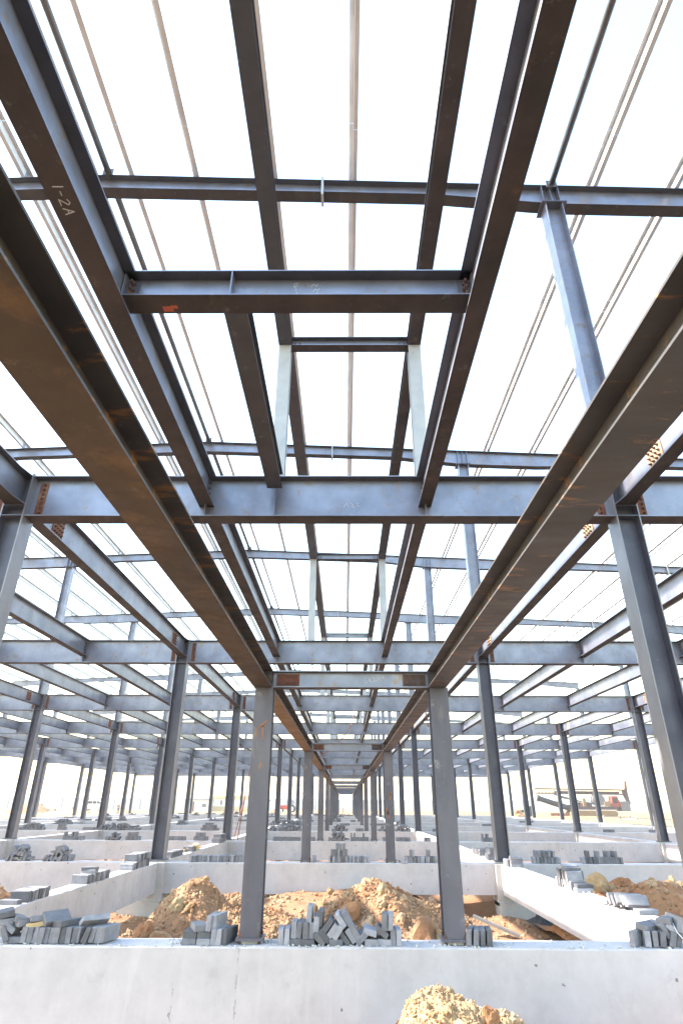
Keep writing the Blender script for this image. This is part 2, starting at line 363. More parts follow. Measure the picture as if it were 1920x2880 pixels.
for l in range(1, NL+1):
    yc = YL(l) - .10 + GBW/2
    for b in range(6):
        x0, x1 = CX[b]+PIERW/2, CX[b+1]-PIERW/2
        if not seen(seg((x0, yc, Z_GB), (x1, yc, Z_GB)), .35, .2, .05): continue
        o = ob('ground_beam', gbeam_mesh(x1-x0, GBW, GBH, l*10+b, None if l < 4 else 30), None, (x0, yc, Z_GB), (0, 0, -math.pi/2))
        tag(o, 'pale crosswise concrete ground beam under %s frame, %s' % (ORD[l], BNAME[b]), 'concrete beam', 'crosswise concrete ground beams')
        if l == 1 and b == 3:
            for px in (-1.42, -.9, .80): seam_part(o, px-x0, GBH, 1, GBW, 70+int(px*10))
        elif l < 5:
            for q in range(2): seam_part(o, (x1-x0)*(.28+.36*q+rnd.uniform(-.08, .08)), GBH, 1, GBW, l*31+b*7+q)
    for c in range(7):
        x = CX[c]
        if not seen(seg((x, yc, Z_GB), (x, yc, -2.2)), .12, .12, .1): continue
        m = MB(); pd = .5
        m.box((0, 0, -.36), (PIERW, pd, .72)); o = ob('concrete_pier', m.mesh('concrete_pier', ('pier_concrete',)), None, (x, yc-.03, Z_GB-.004))
        f = MB(); f.box((.18 if x > 0 else -.18, .05, -.36), (.82, .8, .72)); ob('footing', f.mesh('footing', ('pier_concrete',)), o, (0, 0, -.66))
        tag(o, 'concrete pier under column %s the walkway, %s frame' % (CNAME[c], ORD[l]), 'pier', 'concrete piers under the columns')
for c in range(7):
    x = CX[c] + (.01 if c > 3 else -.045)
    for l in range(0, NL):
        y0, y1 = YL(l) - .10 + GBW/2 + .28, YL(l+1) - .10 + GBW/2 - .22
        if l == 0: y0 = 2.5
        if not seen(seg((x, y0, Z_GB), (x, y1, Z_GB)), .1, .1, .02): continue
        o = ob('ground_beam', gbeam_mesh(y1-y0, .27, .53, 300+c*20+l, None if l < 3 else 30), None, (x, y0, Z_GB-.003))
        tag(o, 'pale lengthwise concrete ground beam, %s walkway, %s' % (CNAME[c], between(l)), 'concrete beam', 'lengthwise concrete ground beams')
        if l == 1 and c in (3, 4):
            for q in range(5): seam_part(o, (y1-y0)*(.1+.19*q), .53, 1 if c == 3 else -1, .27, 500+c*9+q)

# ------------------------------------------------------------------ steel columns
CW, CDp = 0.275, 0.25
YC = .125                                      # column / main beam centre behind the frame's front edge
TALL = (0, 2, 4, 6)
def bolts_on(parent, pts, normal, r=.015, h=.028):
    q = Vector(normal).to_track_quat('Z', 'Y').to_euler()
    for p in pts: ob('bolt', boltmesh(r, h), parent, p, q)
for l in range(1, NL+1):
    for c in range(7):
        x, y = CX[c], YL(l)+YC
        top = (roof_top(x)-roof_depth(x)-.02) if c in TALL else M1+.03
        if not seen(seg((x, y, Z_COL), (x, y, top)), .5, .06, .05): continue
        lab = '%s grey steel column %s the walkway, %s frame' % ('tall' if c in TALL else 'short', CNAME[c], ORD[l])
        near = l <= 4
        if near:
            r = empty('steel_column', (x, y, Z_COL))
            ob('shaft', hcol(min(top, M1+.03)-Z_COL, CW, CDp, .014, .010, 'x', ('shade_and_plate_steel',), 'shaft'), r)
            ob('base_plate', boxmesh((.36, .36, .02), 'shade_and_plate_steel', 'base_plate'), r, (0, 0, -.0105))
            for zz in (M0-.0-Z_COL+.006, M1-Z_COL-.006, 3.17-Z_COL):
                for s in (-1, 1): ob('stiffener', boxmesh((CW-.034, CDp/2-.012, .012), 'shade_and_plate_steel', 'stiffener'), r, (0, s*(CDp/4+.002), zz))
            if c in TALL:
                ob('cap_plate', boxmesh((.40, .30, .02), 'shade_and_plate_steel', 'cap_plate'), r, (0, 0, top-Z_COL+.0105))
        else:
            r = ob('steel_column', hcol(min(top, M1+.03)-Z_COL, CW, CDp, .014, .010, 'x', ('shade_and_plate_steel',), 'steel_column'), None, (x, y, Z_COL))
        tag(r, lab, 'steel column', 'steel columns of the frames')
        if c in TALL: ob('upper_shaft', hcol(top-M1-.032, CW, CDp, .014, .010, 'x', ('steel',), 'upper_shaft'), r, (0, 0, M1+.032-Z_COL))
        # grout and levelling pad between plate and concrete
        ob('grout_pad', boxmesh((.33, .33, .024), 'mortar', 'grout_pad'), r, (0, 0, -.033))

# ------------------------------------------------------------------ main cross beams of every frame
JX = {3: (-1.665, 0.947)}
for b in range(6):
    if b != 3: JX[b] = (CX[b]+(CX[b+1]-CX[b])/3, CX[b]+(CX[b+1]-CX[b])*2/3)
MBW = 0.225
for l in range(1, NL+1):
    for b in range(6):
        x0, x1 = CX[b]+CW/2, CX[b+1]-CW/2; y = YL(l)+YC
        if not seen(seg((x0, y, M0), (x1, y, M1)), .6, .1, .05): continue
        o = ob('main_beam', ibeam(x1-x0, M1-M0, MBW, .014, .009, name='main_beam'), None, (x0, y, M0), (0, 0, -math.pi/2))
        tag(o, 'deep grey steel cross beam, %s frame, %s' % (ORD[l], BNAME[b]), 'steel beam', 'main cross beams of the frames')
        if l <= 5:
            L = x1-x0; hh = M1-M0
            for e, s in ((0.105, 1), (L-.105, -1)):
                p = ob('end_plate', boxmesh((.010, .095, hh*.80), 'rust', 'end_plate'), o, (.010, e, hh*.5))
                if l <= 3: bolts_on(p, [(.005, s*.012, -hh*.34+hh*.68*k/6) for k in range(7)], (1, 0, 0), .017, .034)
            for jx in JX[b]:
                ob('stiffener', boxmesh((MBW/2-.02, .010, hh-.032), 'steel', 'stiffener'), o, (MBW/4+.003, jx-x0, hh/2))
        if l == 1 and b == 3:
            ob('stiffener', boxmesh((MBW/2-.02, .010, hh-.032), 'steel', 'stiffener'), o, (MBW/4+.003, -.845-x0, hh/2))
            wr = [[(0, 0), (.03, .05), (.06, 0)], [(.08, .05), (.11, .03), (.09, 0), (.13, 0)], [(.15, .05), (.18, .05), (.16, .02), (.19, 0)]]
            stroke_part(o, 'chalk_mark', wr, .006, 'chalk', (.0048, .0-x0-.02, .17), (0, 1, 0), (0, 0, 1), (1, 0, 0))

# ------------------------------------------------------------------ column-line beams (lengthwise) and joists
CB0 = 3.18
def colline_mesh(L):
    k = ('CB', round(L, 3))
    if k not in CACHE:
        h = M1-CB0; w0, w1 = CW-.02, .175
        CACHE[k] = ibeam_stations([(0, 0, h, w0, w0), (.08, 0, h, w0, w0), (.34, 0, h, w1, w1), (L-.34, 0, h, w1, w1), (L-.08, 0, h, w0, w0), (L, 0, h, w0, w0)], .012, .008, name='lengthwise_beam')
    return CACHE[k]
for c in range(7):
    for l in range(0, NL):
        x = CX[c]; y0, y1 = YL(l)+YC+.008, YL(l+1)+YC-.008
        if l == 0: y0 = -.2
        if not seen(seg((x, y0, CB0), (x, y1, CB0), 30), .5, .1, .02): continue
        L = y1-y0
        me = colline_mesh(L)
        o = ob('lengthwise_beam', me, None, (x, y0, CB0))
        tag(o, 'grey steel beam along columns %s walkway, %s' % (CNAME[c], between(l)), 'steel beam', 'lengthwise beams on the column lines')
        if l <= 4:
            hh = M1-CB0
            for e in ((.95, L-.95) if l else (L-.95,)):
                for s in (-1, 1):
                    p = ob('splice_plate', boxmesh((.010, .30, hh*.72), 'tan_rust' if c > 3 else 'rust', 'splice_plate'), o, (s*.0095, e, hh*.5))
                    if l <= 2 and ((c <= 3 and s == 1) or (c > 3 and s == -1)):
                        bolts_on(p, [(s*.005, -.10+.066*k, -.095+.063*j) for k in range(4) for j in range(4)], (s, 0, 0), .015, .032)
for b in range(6):
    for q, x in enumerate(JX[b]):
        for l in range(0, NL):
            y0, y1 = YL(l)+YC+.008, YL(l+1)+YC-.008
            if l == 0: y0 = -1.0
            if not seen(seg((x, y0, 3.2), (x, y1, 3.2), 30), .5, .1, .02): continue
            z0 = 3.197; hh = M1-z0
            if b == 3 and q == 1:
                k = ('J3', round(y1-y0, 3))
                if k not in CACHE: CACHE[k] = ibeam_stations([(0, 0, hh, .152, .18), (y1-y0, 0, hh, .152, .18)], .011, .007, name='floor_joist')
                jm = CACHE[k]
            else: jm = ibeam(y1-y0, hh, .178 if b == 3 else .165, .011, .007, name='floor_joist')
            o = ob('floor_joist', jm, None, (x, y0, z0))
            tag(o, 'steel floor joist, %s one in %s, %s' % ('left' if q == 0 else 'right', BNAME[b], between(l)), 'steel joist', 'floor joists between the frames')
            if l <= 2:
                s = -1 if x > .5 else 1
                p = ob('end_plate', boxmesh((.009, .085, hh*.72), 'shade_and_plate_steel', 'end_plate'), o, (s*.009, y1-y0-.06, hh*.5))
                bolts_on(p, [(s*.0045, .0, -hh*.3+hh*.6*k/3) for k in range(4)], (s, 0, 0), .015, .028)
            if l == 0 and b == 3 and q == 0:
                mk = [[(0, 0), (0, .06)], [(.03, .03), (.055, .03)], [(.08, .05), (.10, .06), (.115, .045), (.08, 0), (.12, 0)], [(.14, 0), (.16, .06), (.18, 0)], [(.148, .025), (.172, .025)]]
                stroke_part(o, 'chalk_mark', mk, .005, 'chalk', (-.03, 3.2, -.0002), (0, 1, 0), (1, 0, 0), (0, 0, -1))

# stair-opening trimmer and stub joist in front of the nearest frame
x0, x1 = -1.665+.006, .956-.006
o = ob('trimmer_beam', ibeam(x1-x0, .252, .185, .011, .008, ('steel', 'underside_rust_shade'), 'trimmer_beam'), None, (x0, 3.22, 3.325), (0, 0, -math.pi/2))
tag(o, 'short crosswise steel beam framing the opening between two joists nearest overhead', 'steel beam')
ob('stiffener', boxmesh((.085, .010, .228), 'steel', 'stiffener'), o, (.049, -.845-x0, .126))
for e, s in ((.06, 1), (x1-x0-.06, -1)):
    p = ob('end_plate', boxmesh((.010, .10, .19), 'shade_and_plate_steel', 'end_plate'), o, (.010, e, .126))
    bolts_on(p, [(.005, 0, -.065+.06*k) for k in range(3)], (1, 0, 0), .022, .05)
ob('gusset_plate', boxmesh((.15, .010, .36), 'steel', 'gusset_plate'), o, (0, .012, .07)); ob('gusset_plate', boxmesh((.15, .010, .36), 'steel', 'gusset_plate'), o, (0, x1-x0-.012, .07))
stroke_part(o, 'chalk_mark', [[(0, 0), (.04, .0), (.05, .03), (.02, .04), (0, .02), (.02, 0)], [(.02, -.05), (.02, -.02)], [(0, -.12), (.03, -.12), (.03, -.08), (0, -.08)]], .004, 'chalk', (.0046, -.39-x0, .16), (0, .6, .5), (0, -.1, .8), (1, 0, 0))
stroke_part(o, 'chalk_mark', [[(0, 0), (.02, .03), (.04, 0), (.05, .03)], [(.01, -.06), (.03, -.03), (.04, -.06), (.06, -.03)], [(.02, -.11), (.04, -.08), (.04, -.12), (.06, -.10)]], .004, 'chalk', (.0046, -.26-x0, .17), (0, 1, .1), (0, -.1, .8), (1, 0, 0))
ob('paint_patch', MB().box((0, 0, 0), (.05, .075, .0022)).box((.02, .05, 0), (.03, .05, .002)).mesh('paint_patch', ('orange_mark',)), o, (-.045, .33, -.0012))
o = ob('stub_joist', ibeam(2.82, .197, .18, .010, .007, ('brace_steel', 'brace_steel'), 'stub_joist'), None, (-.845, 3.34, 3.38))
tag(o, 'short dark stub joist hung between the opening trimmer and the nearest frame', 'steel joist')

# ------------------------------------------------------------------ walkway: small posts, rails on top, ties
PX = (-.827, .9507); PW = .182
for l in range(1, NL+1):
    for s, x in zip(('left', 'right'), PX):
        y = YL(l)+PW/2
        r = empty('walkway_post', (x, y, Z_COL)) if l <= 6 else None
        me = hcol(1.072-Z_COL, PW, PW, .012, .008, 'y', ('post_steel',), 'shaft')
        if r:
            sh = ob('shaft', me, r)
            ob('base_plate', boxmesh((.235, .235, .020), 'post_steel', 'base_plate'), r, (0, 0, -.0102))
            if l <= 3:
                for dx in (-.085, .085):
                    for dy in (-.085, .085): ob('anchor_bolt', boltmesh(.014, .05), r, (dx, dy, 0)) ; ob('levelling_nut', boltmesh(.016, .03), r, (dx, dy, -.045))
            ob('grout_pad', MB().box((0, 0, 0), (.17, .15, .026)).mesh('grout_pad', ('mortar',)), r, (0, 0, -.034))
        else: r = ob('walkway_post', me, None, (x, y, Z_COL))
        tag(r, 'low grey steel post on the %s side of the walkway, %s pair' % (s, ORD[l]), 'steel post', 'low steel posts lining the walkway')
        if l == 1 and s == 'left':
            stroke_part(r, 'painted_mark', [[(-.055, .0), (.045, .085)], [(-.05, -.015), (-.055, -.06)], [(.005, .03), (.03, .03)], [(.008, .03), (.012, -.09)], [(.012, -.3), (.004, -.36)]], .014, 'orange_paint', (0, -PW/2-.0002, 1.70), (1, 0, 0), (0, 0, 1), (0, -1, 0))
        if l == 2 and s == 'right':
            stroke_part(r, 'painted_mark', [[(-.05, .04), (-.01, -.06)], [(-.02, .0), (.0, -.13)], [(.03, .32), (.06, .34)], [(.04, .33), (.03, .22)]], .035, 'orange_paint', (-.02, -PW/2-.0002, .92), (1, 0, 0), (0, 0, 1), (0, -1, 0))
    for s, x, mats in (('left', PX[0]-.017, ('walkway_steel', 'walkway_rust')), ('right', PX[1]-.016, ('walkway_steel', 'walkway_steel'))):
        if l > NL-1: continue
        for ll in ([0, l] if l == 1 else [l]):
            y0 = YL(ll)+PW+.004 if ll else -1.5; y1 = YL(ll+1)+PW
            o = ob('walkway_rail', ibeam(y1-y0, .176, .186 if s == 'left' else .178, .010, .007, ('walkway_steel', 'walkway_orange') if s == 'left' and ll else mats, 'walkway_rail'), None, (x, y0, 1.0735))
            tag(o, '%s steel beam on %s walkway posts, %s' % ('brown rusty' if s == 'left' else 'grey', s, between(ll)), 'steel beam', 'lengthwise beams on the walkway posts')
            if ll in (0, 1): 
                for w in (-1, 1): ob('stiffener', boxmesh((.082, .010, .154), 'walkway_steel', 'stiffener'), o, (w*.0455, y1-y0-PW-.002, .088))
    xa, xb = PX[0]+.075, PX[1]-.092
    o = ob('walkway_tie', ibeam(xb-xa, .168, .14, .010, .007, ('steel', 'underside_rust_shade'), 'walkway_tie'), None, (xa, YL(l)+PW/2, 1.077), (0, 0, -math.pi/2))
    tag(o, 'dark crosswise tie joining the %s pair of walkway posts' % ORD[l], 'steel beam', 'crosswise ties over the walkway')
    if l <= 3:
        for e, s in ((.155, 1), (xb-xa-.145, -1)):
            p = ob('splice_plate', boxmesh((.010, .235, .115), 'rust' if s == 1 else 'bolt_steel', 'splice_plate'), o, (.009, e, .084))
            bolts_on(p, [(.005, -.075+.07*k, -.028+.056*j) for k in range(3) for j in range(2)], (1, 0, 0), .014, .02)
    if l == 1:
        G = [[(.03, .045), (.01, .05), (0, .025), (.015, 0), (.035, .01), (.035, .025), (.02, .025)], [(.05, .05), (.055, 0)], [(.08, .05), (.056, .025), (.085, 0)], [(.10, .055), (.10, .005), (.125, .01)], [(.15, .03), (.165, .03)], [(.18, .01), (.20, .06), (.21, .01)], [(.185, .03), (.21, .03)]]
        stroke_part(o, 'chalk_mark', G, .004, 'chalk', (.0042, .95, .05), (0, 1, .12), (0, -.12, 1), (1, 0, 0))

# ------------------------------------------------------------------ rafters
RW = .20
SPL = [-25.56-.1, -20.75, -7.47, -.38, 12.9, 17.715+.1]
RN = ['left eave', 'left slope', 'ridge', 'right slope', 'right eave']
for l in range(1, NL+1):
    y = YL(l)+YC
    for i in range(5):
        xa, xb = SPL[i]+.012, SPL[i+1]-.012
        if not seen(seg((xa, y, roof_top(xa)), (xb, y, roof_top(xb)), 30), .25, .1, .05): continue
        key = ('RAFT', i)
        if key not in CACHE:
            xs = sorted(set([xa, xb] + [v for v in ([RIDGE_X+a*s for a in (0, 3.5, 5.3, 6.95, 7.45, 9.3, 12, 17, 19, 21.5) for s in (-1, 1)]) if xa < v < xb]))
            CACHE[key] = ibeam_stations([(v-xa, roof_top(v)-roof_depth(v), roof_top(v), RW, RW) for v in xs], .010, .007, name='rafter')
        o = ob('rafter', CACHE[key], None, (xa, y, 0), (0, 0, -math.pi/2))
        tag(o, 'blue-grey steel roof rafter of the %s frame, %s piece' % (ORD[l], RN[i]), 'rafter', 'steel roof rafters')
        for xe, e in ((xa, 0), (xb, xb-xa)):
            if SPL[0]+1 < xe < SPL[-1]-1:
                zt, zb = roof_top(xe)+.06, roof_top(xe)-roof_depth(xe)-.08
                ob('splice_plate', boxmesh((RW+.03, .018, zt-zb), 'pale_steel', 'splice_plate'), o, (0, e+(-.0025 if e == 0 else .0025), (zt+zb)/2))
        if l <= 3:
            for c in TALL:
                if xa < CX[c] < xb:
                    for dx in (-.13, 0, .13):
                        v = CX[c]+dx; ob('stiffener', boxmesh((RW/2-.012, .010, roof_depth(v)-.03), 'steel', 'stiffener'), o, (RW/4, v-xa, roof_top(v)-roof_depth(v)/2))

# ------------------------------------------------------------------ purlins, sag rods, round struts
OFFS = [.33] + [1.42+1.31*k for k in range(16)]
def purlin_mesh(L, s):
    k = ('P', round(L, 3), s)
    if k not in CACHE:
        t, h, w = .0035, .16, .068
        pr = [(-w*s, h), (-w*s, h-.018), (-(w-t)*s, h-.018), (-(w-t)*s, h-t), (0, h-t), (0, 0), (w*s, 0), (w*s, .018), ((w-t)*s, .018), ((w-t)*s, t), (t*s, t), (t*s, h)]
        vs = [(x, 0, z) for x, z in pr] + [(x, L, z) for x, z in pr]; n = 12
        fs = [(q, (q+1) % n, n+(q+1) % n, n+q) for q in range(n)]
        m = MB(); m.add(vs, fs); CACHE[k] = m.mesh('purlin', ('galvanised',))
    return CACHE[k]
NPUR = 0
for s in (-1, 1):
    for i, of in enumerate(OFFS):
        x = RIDGE_X + s*of; zb = roof_top(x)+.085
        for l in range(0, NL, 2):
            y0, y1 = YL(l)+YC-.85, min(YL(l+2), YL(NL)+.3)+YC-.856
            if l == 0: y0 = -.5
            if l == 0: y1 = YL(1)+YC-.856
            if l > 0: y0, y1 = YL(l-1)+YC-.85, min(YL(l+1), YL(NL)+1.1)+YC-.856
            if not seen(seg((x, y0, zb), (x, y1, zb), 30), .05, .05, .02): continue
            o = ob('purlin', purlin_mesh(y1-y0, s), None, (x, y0, zb)); NPUR += 1
            where = 'before nearest frame' if l == 0 else 'spanning %s to %s frames' % (ORD[l-1], ORD[min(l+1, NL)])
            tag(o, 'galvanised purlin, %s from ridge on its %s, %s' % (['first', 'second', 'third', 'fourth', 'fifth', 'sixth', 'seventh', 'eighth', 'ninth', 'tenth', 'eleventh', 'twelfth', 'thirteenth', 'fourteenth', 'fifteenth', 'sixteenth', 'seventeenth'][i], 'right' if s > 0 else 'left', where), 'purlin', 'galvanised roof purlins')
            for ll in range(l-1, l+2):
                yr = YL(ll)+YC
                if 1 <= ll <= 5 and y0 < yr < y1:
                    ob('cleat', boxmesh((.006, .11, .20), 'steel', 'cleat'), o, (-.0045*s, yr-y0, .015))
for l in range(1, 3):
    for k, dy in enumerate((2.45, 2.75)):
        for s in (-1, 1):
            y = YL(l)+dy+.1; m = MB()
            far = 20.5
            m.tube([(RIDGE_X+s*.3, y, roof_top(RIDGE_X+.3)+.16), (RIDGE_X+s*far, y, roof_top(RIDGE_X+far)+.16)], .006, 5)
            if seen(seg((RIDGE_X, y, 9.3), (RIDGE_X+s*far, y, 8.6))):
                tag(ob('sag_rod', m.mesh('sag_rod', ('galvanised',))), 'thin rod crossing purlins %s, %s of its pair, %s of ridge' % (between(l), ('nearer', 'farther')[k], 'right' if s > 0 else 'left'), 'rod', 'sag rods across the purlins')
for xs, nm in ((CX[4]+.03, 'above columns right of walkway'), (RIDGE_X, 'along the roof ridge'), (CX[2], 'above columns second left of walkway'), (CX[6], 'along the right eave')):
    for l in range(0, NL):
        y0, y1 = YL(l)+YC+.13, YL(l+1)+YC-.13
        z = roof_top(xs) - (.01 if xs != RIDGE_X else -.03)
        if l == 0: y0 = .5
        if l and xs > 0: continue
        if not seen(seg((xs, y0, z), (xs, y1, z), 20), .02, .02, .02): continue
        m = MB(); m.tube([(0, 0, 0), (0, y1-y0, 0)], .052, 14)
        o = ob('round_strut', m.mesh('round_strut', ('pipe_steel',), False), None, (xs, y0, z)); 
        for p in o.data.polygons:
            if len(p.vertices) == 4: p.use_smooth = True
        tag(o, 'dark round strut %s, %s' % (nm, between(l)), 'pipe strut', 'round steel struts of the roof')
        for e in (-.006, y1-y0+.006): ob('end_plate', boxmesh((.17, .012, .15), 'pipe_steel', 'end_plate'), o, (0, e, 0))
        for e, ss in ((-.07, 1), (y1-y0+.07, -1)): ob('fin_plate', boxmesh((.012, .11, .10), 'pipe_steel', 'fin_plate'), o, (0, e, -.02))

# ------------------------------------------------------------------ upper service frame above the walkway
UX = (-.845, .955)
for l in range(1, NL+1):
    for s, x in zip(('left', 'right'), UX):
        zt = 5.748
        if not seen(seg((x, YL(l)+.2, M1), (x, YL(l)+.2, zt))): continue
        r = empty('upper_post', (x, YL(l)+YC+.085, M1))
        ob('shaft', hcol(zt-M1-.002, .168, .16, .010, .007, 'y', ('pale_steel',), 'shaft'), r)
        ob('base_plate', boxmesh((.2, .2, .012), 'pale_steel', 'base_plate'), r, (0, 0, .0065))
        tag(r, 'pale %s upper post standing on %s frame above the walkway' % (s, ORD[l]), 'steel post', 'upper posts above the walkway')
    xa, xb = UX[0]+.0905, UX[1]-.0905; y = YL(l)+YC+.085
    if seen(seg((xa, y, 5.75), (xb, y, 5.75))):
        o = ob('upper_tie', ibeam(xb-xa, .15, .15, .009, .006, ('steel', 'underside_rust_shade'), 'upper_tie'), None, (xa, y, 5.752), (0, 0, -math.pi/2))
        tag(o, 'crosswise tie between the upper posts on the %s frame' % ORD[l], 'steel beam', 'crosswise ties of the upper posts')
        if l <= 3:
            for e in (.075, xb-xa-.075): bolts_on(o, [(.0032, e-.035, .075), (.0032, e+.035, .075), (.0032, e-.035, .045), (.0032, e+.035, .045)], (1, 0, 0), .016, .02)
for l in range(0, NL):
    for s, x in zip(('left', 'right'), UX):
        y0, y1 = (YL(l)+YC+.087, YL(l+1)+YC+.083)
        if l == 0: y0 = .2
        o = ob('upper_girder', ibeam(y1-y0, .185, .178, .011, .007, ('brace_steel', 'brace_steel') if s == 'left' else ('brace_steel', 'underside_rust_shade'), 'upper_girder'), None, (x, y0, 5.7485))
        tag(o, 'dark steel girder high over %s side of walkway, %s' % (s, between(l)), 'steel beam', 'upper girders above the walkway')

# ------------------------------------------------------------------ loose cables and a leaning bar
def cable(name, pts, r, mat, label, cat='cable'):
    m = MB(); m.tube(pts, r, 6, 0); tag(ob(name, m.mesh(name, (mat,), True)), label, cat)
cable('hanging_cable', [(.35, 22.0, 3.05), (.2, 22.0, 2.5), (-.15, 22.2, 2.05), (-.55, 22.3, 1.7), (-.9, 22.4, 1.52)], .014, 'cable', 'rust-red cable hanging diagonally under the beams over the walkway')
cable('hanging_cable', [(1.62, 14.0, 2.35), (1.75, 14.1, 2.15), (1.86, 14.2, 1.85), (1.9, 14.3, 1.6)], .012, 'cable', 'short reddish cable dangling right of the walkway near the second frame')
cable('leaning_bar', [(-3.35, 20.9, -1.0), (-3.15, 21.3, 1.2), (-2.86, 21.9, 3.0)], .017, 'cable', 'thin rust-red bar leaning up from the ground beam beside a left column', 'steel bar')
cable('leaning_bar', [(-3.42, 20.6, -1.0), (-3.25, 21.2, .3)], .014, 'cable', 'shorter rusty bar leaning beside the tall thin leaning bar', 'steel bar')
cable('bent_wire', [(2.83, 6.16, -.91), (2.835, 6.12, -.97), (2.88, 6.1, -1.03), (2.97, 6.06, -1.08)], .004, 'wire_white', 'thin pale bent wire poking from the bricks at the right edge', 'wire')

# ------------------------------------------------------------------ dirt mounds and loose rock
def ico(seed, sub):
    import bmesh
    b = bmesh.new(); bmesh.ops.create_icosphere(b, subdivisions=sub, radius=1.0); r = random.Random(seed)
    sx, sy, sz = r.uniform(.75, 1.3), r.uniform(.7, 1.1), r.uniform(.5, .85)
    vs = []
    for v in b.verts:
        p = v.co.copy(); q = 1 + .38*mnoise.noise(p*1.3+Vector((seed*3.1, 0, 0))) + .20*mnoise.noise(p*3.1+Vector((0, seed*1.9, 0)))
        p *= q; vs.append(Vector((p.x*sx, p.y*sy, p.z*sz)))
    fs = [tuple(v.index for v in f.verts) for f in b.faces]; b.free()
    return vs, fs
SMALL = [ico(i, 1) for i in range(8)]; BIG = [ico(20+i, 3) for i in range(6)]
def rocks(m, spots, mat=0):
    for (x, y, z, r, big) in spots:
        vs, fs = (BIG if big else SMALL)[rnd.randrange(6)]
        rot = Euler((rnd.uniform(0, 6.3), rnd.uniform(0, 6.3), rnd.uniform(0, 6.3))).to_matrix()
        m.add([rot @ v*r + Vector((x, y, z)) for v in vs], fs, mat)
def mound(name, cx, cy, rx, ry, top, base, mats, label, peaks, nsmall, nbig, boulders, seed, skew=(0, 0), rsc=1.0, step=.028):
    r = random.Random(seed)
    def hh(x, y):
        h = 0
        for (px, py, a, sx, sy) in peaks:
            d = ((x-px)/sx)**2 + ((y-py)/sy)**2; g = a*max(0, 1-d)**1.25; h = max(h, g) + .06*min(h, g)
        e = .09*mnoise.fractal(Vector((x*1.6, y*1.6, seed)), 1.0, 2.1, 5) + .045*mnoise.fractal(Vector((x*6, y*6, seed)), .8, 2.0, 5)
        e += .05*abs(mnoise.fractal(Vector((x*3.2+4, y*3.2, seed*2)), .9, 2.0, 4))
        return base + h + e*min(1, h*4) - .05
    xs = [cx-rx+i*step for i in range(int(2*rx/step)+1)]; ys = [cy-ry+i*step for i in range(int(2*ry/step)+1)]
    n = len(xs); m = MB()
    m.v = [(x, y, hh(x, y)) for y in ys for x in xs]
    m.f = [(j*n+i, j*n+i+1, (j+1)*n+i+1, (j+1)*n+i) for j in range(len(ys)-1) for i in range(n-1)]; m.m = [0]*len(m.f)
    sp = []
    for q in range(nsmall):
        x, y = r.uniform(cx-rx, cx+rx), r.uniform(cy-ry, cy+ry); z = hh(x, y)
        if z < base+.0: continue
        rr = rsc*(.007+.022*r.random()**2.6); sp.append((x, y, z+rr*.25, rr, False))
    for q in range(nbig):
        x, y = r.gauss(cx, rx*.42), r.gauss(cy, ry*.42)
        if abs(x-cx) > rx or abs(y-cy) > ry: continue
        rr = rsc*(.022+.05*r.random()**3); sp.append((x, y, hh(x, y)+rr*.15, rr, True))
    rocks(m, sp, 1)
    o = ob(name, m.mesh(name, mats))
    tag(o, label, 'dirt pile', 'piles of dug earth')
    for i in range((len(ys)-1)*(n-1)): o.data.polygons[i].use_smooth = True
    for (x, y, rr, mt, dz) in boulders:
        b = MB(); vs, fs = BIG[r.randrange(6)]; rot = Euler((r.uniform(0, 6), r.uniform(0, 6), r.uniform(0, 6))).to_matrix()
        b.add([rot @ v*rr + Vector((x, y, hh(x, y)+dz)) for v in vs], fs); ob('clod', b.mesh('clod', (mt,)), o)
mound('dirt_mound', -1.75, 9.2, 1.75, 2.2, 0, -1.86, ('dirt', 'rock'), 'tall orange-brown earth pile with loose stones behind the left walkway post',
      [(-2.08, 9.6, .86, .85, 1.5), (-1.6, 9.7, .68, 1.1, 1.4), (-1.0, 9.2, .54, 1.3, 1.4), (-2.4, 8.5, .48, 1.3, 1.5), (-1.6, 8.3, .50, 1.4, 1.6), (-2.3, 7.8, .30, 1.2, 1.0)], 15000, 90,
      [(-2.12, 9.0, .13, 'pale_dirt', .0), (-2.3, 8.15, .11, 'red_dirt', .02), (-2.1, 8.1, .10, 'rock', .03), (-1.55, 8.6, .07, 'rock', .03), (-1.8, 8.6, .06, 'pale_dirt', .02), (-1.5, 8.2, .06, 'pale_dirt', .03), (-2.0, 7.7, .08, 'red_dirt', .02), (-1.85, 7.5, .06, 'rock', .02), (-2.5, 7.6, .08, 'red_dirt', .02), (-2.65, 7.9, .06, 'rock', .02)], 3)
mound('dirt_mound', .55, 9.2, 1.75, 2.1, 0, -1.80, ('dirt', 'rock'), 'broad crumbly earth pile behind the middle brick pile',
      [(.48, 9.6, .80, 1.1, 1.5), (.95, 9.5, .62, 1.2, 1.4), (.0, 9.4, .56, .9, 1.3), (-.5, 9.0, .40, 1.2, 1.4), (1.3, 8.8, .32, 1.2, 1.3), (.7, 8.2, .44, 1.3, 1.3)], 16000, 90,
      [(.05, 9.0, .20, 'red_dirt', .02), (-.25, 8.7, .14, 'red_dirt', .03), (.5, 9.3, .09, 'pale_dirt', .02), (.9, 8.1, .20, 'dirt', .0), (.55, 8.0, .15, 'dirt', .03), (1.1, 8.0, .14, 'pale_dirt', .02), (.3, 8.6, .10, 'pale_dirt', .03), (-.45, 9.6, .10, 'pale_dirt', .04)], 5)
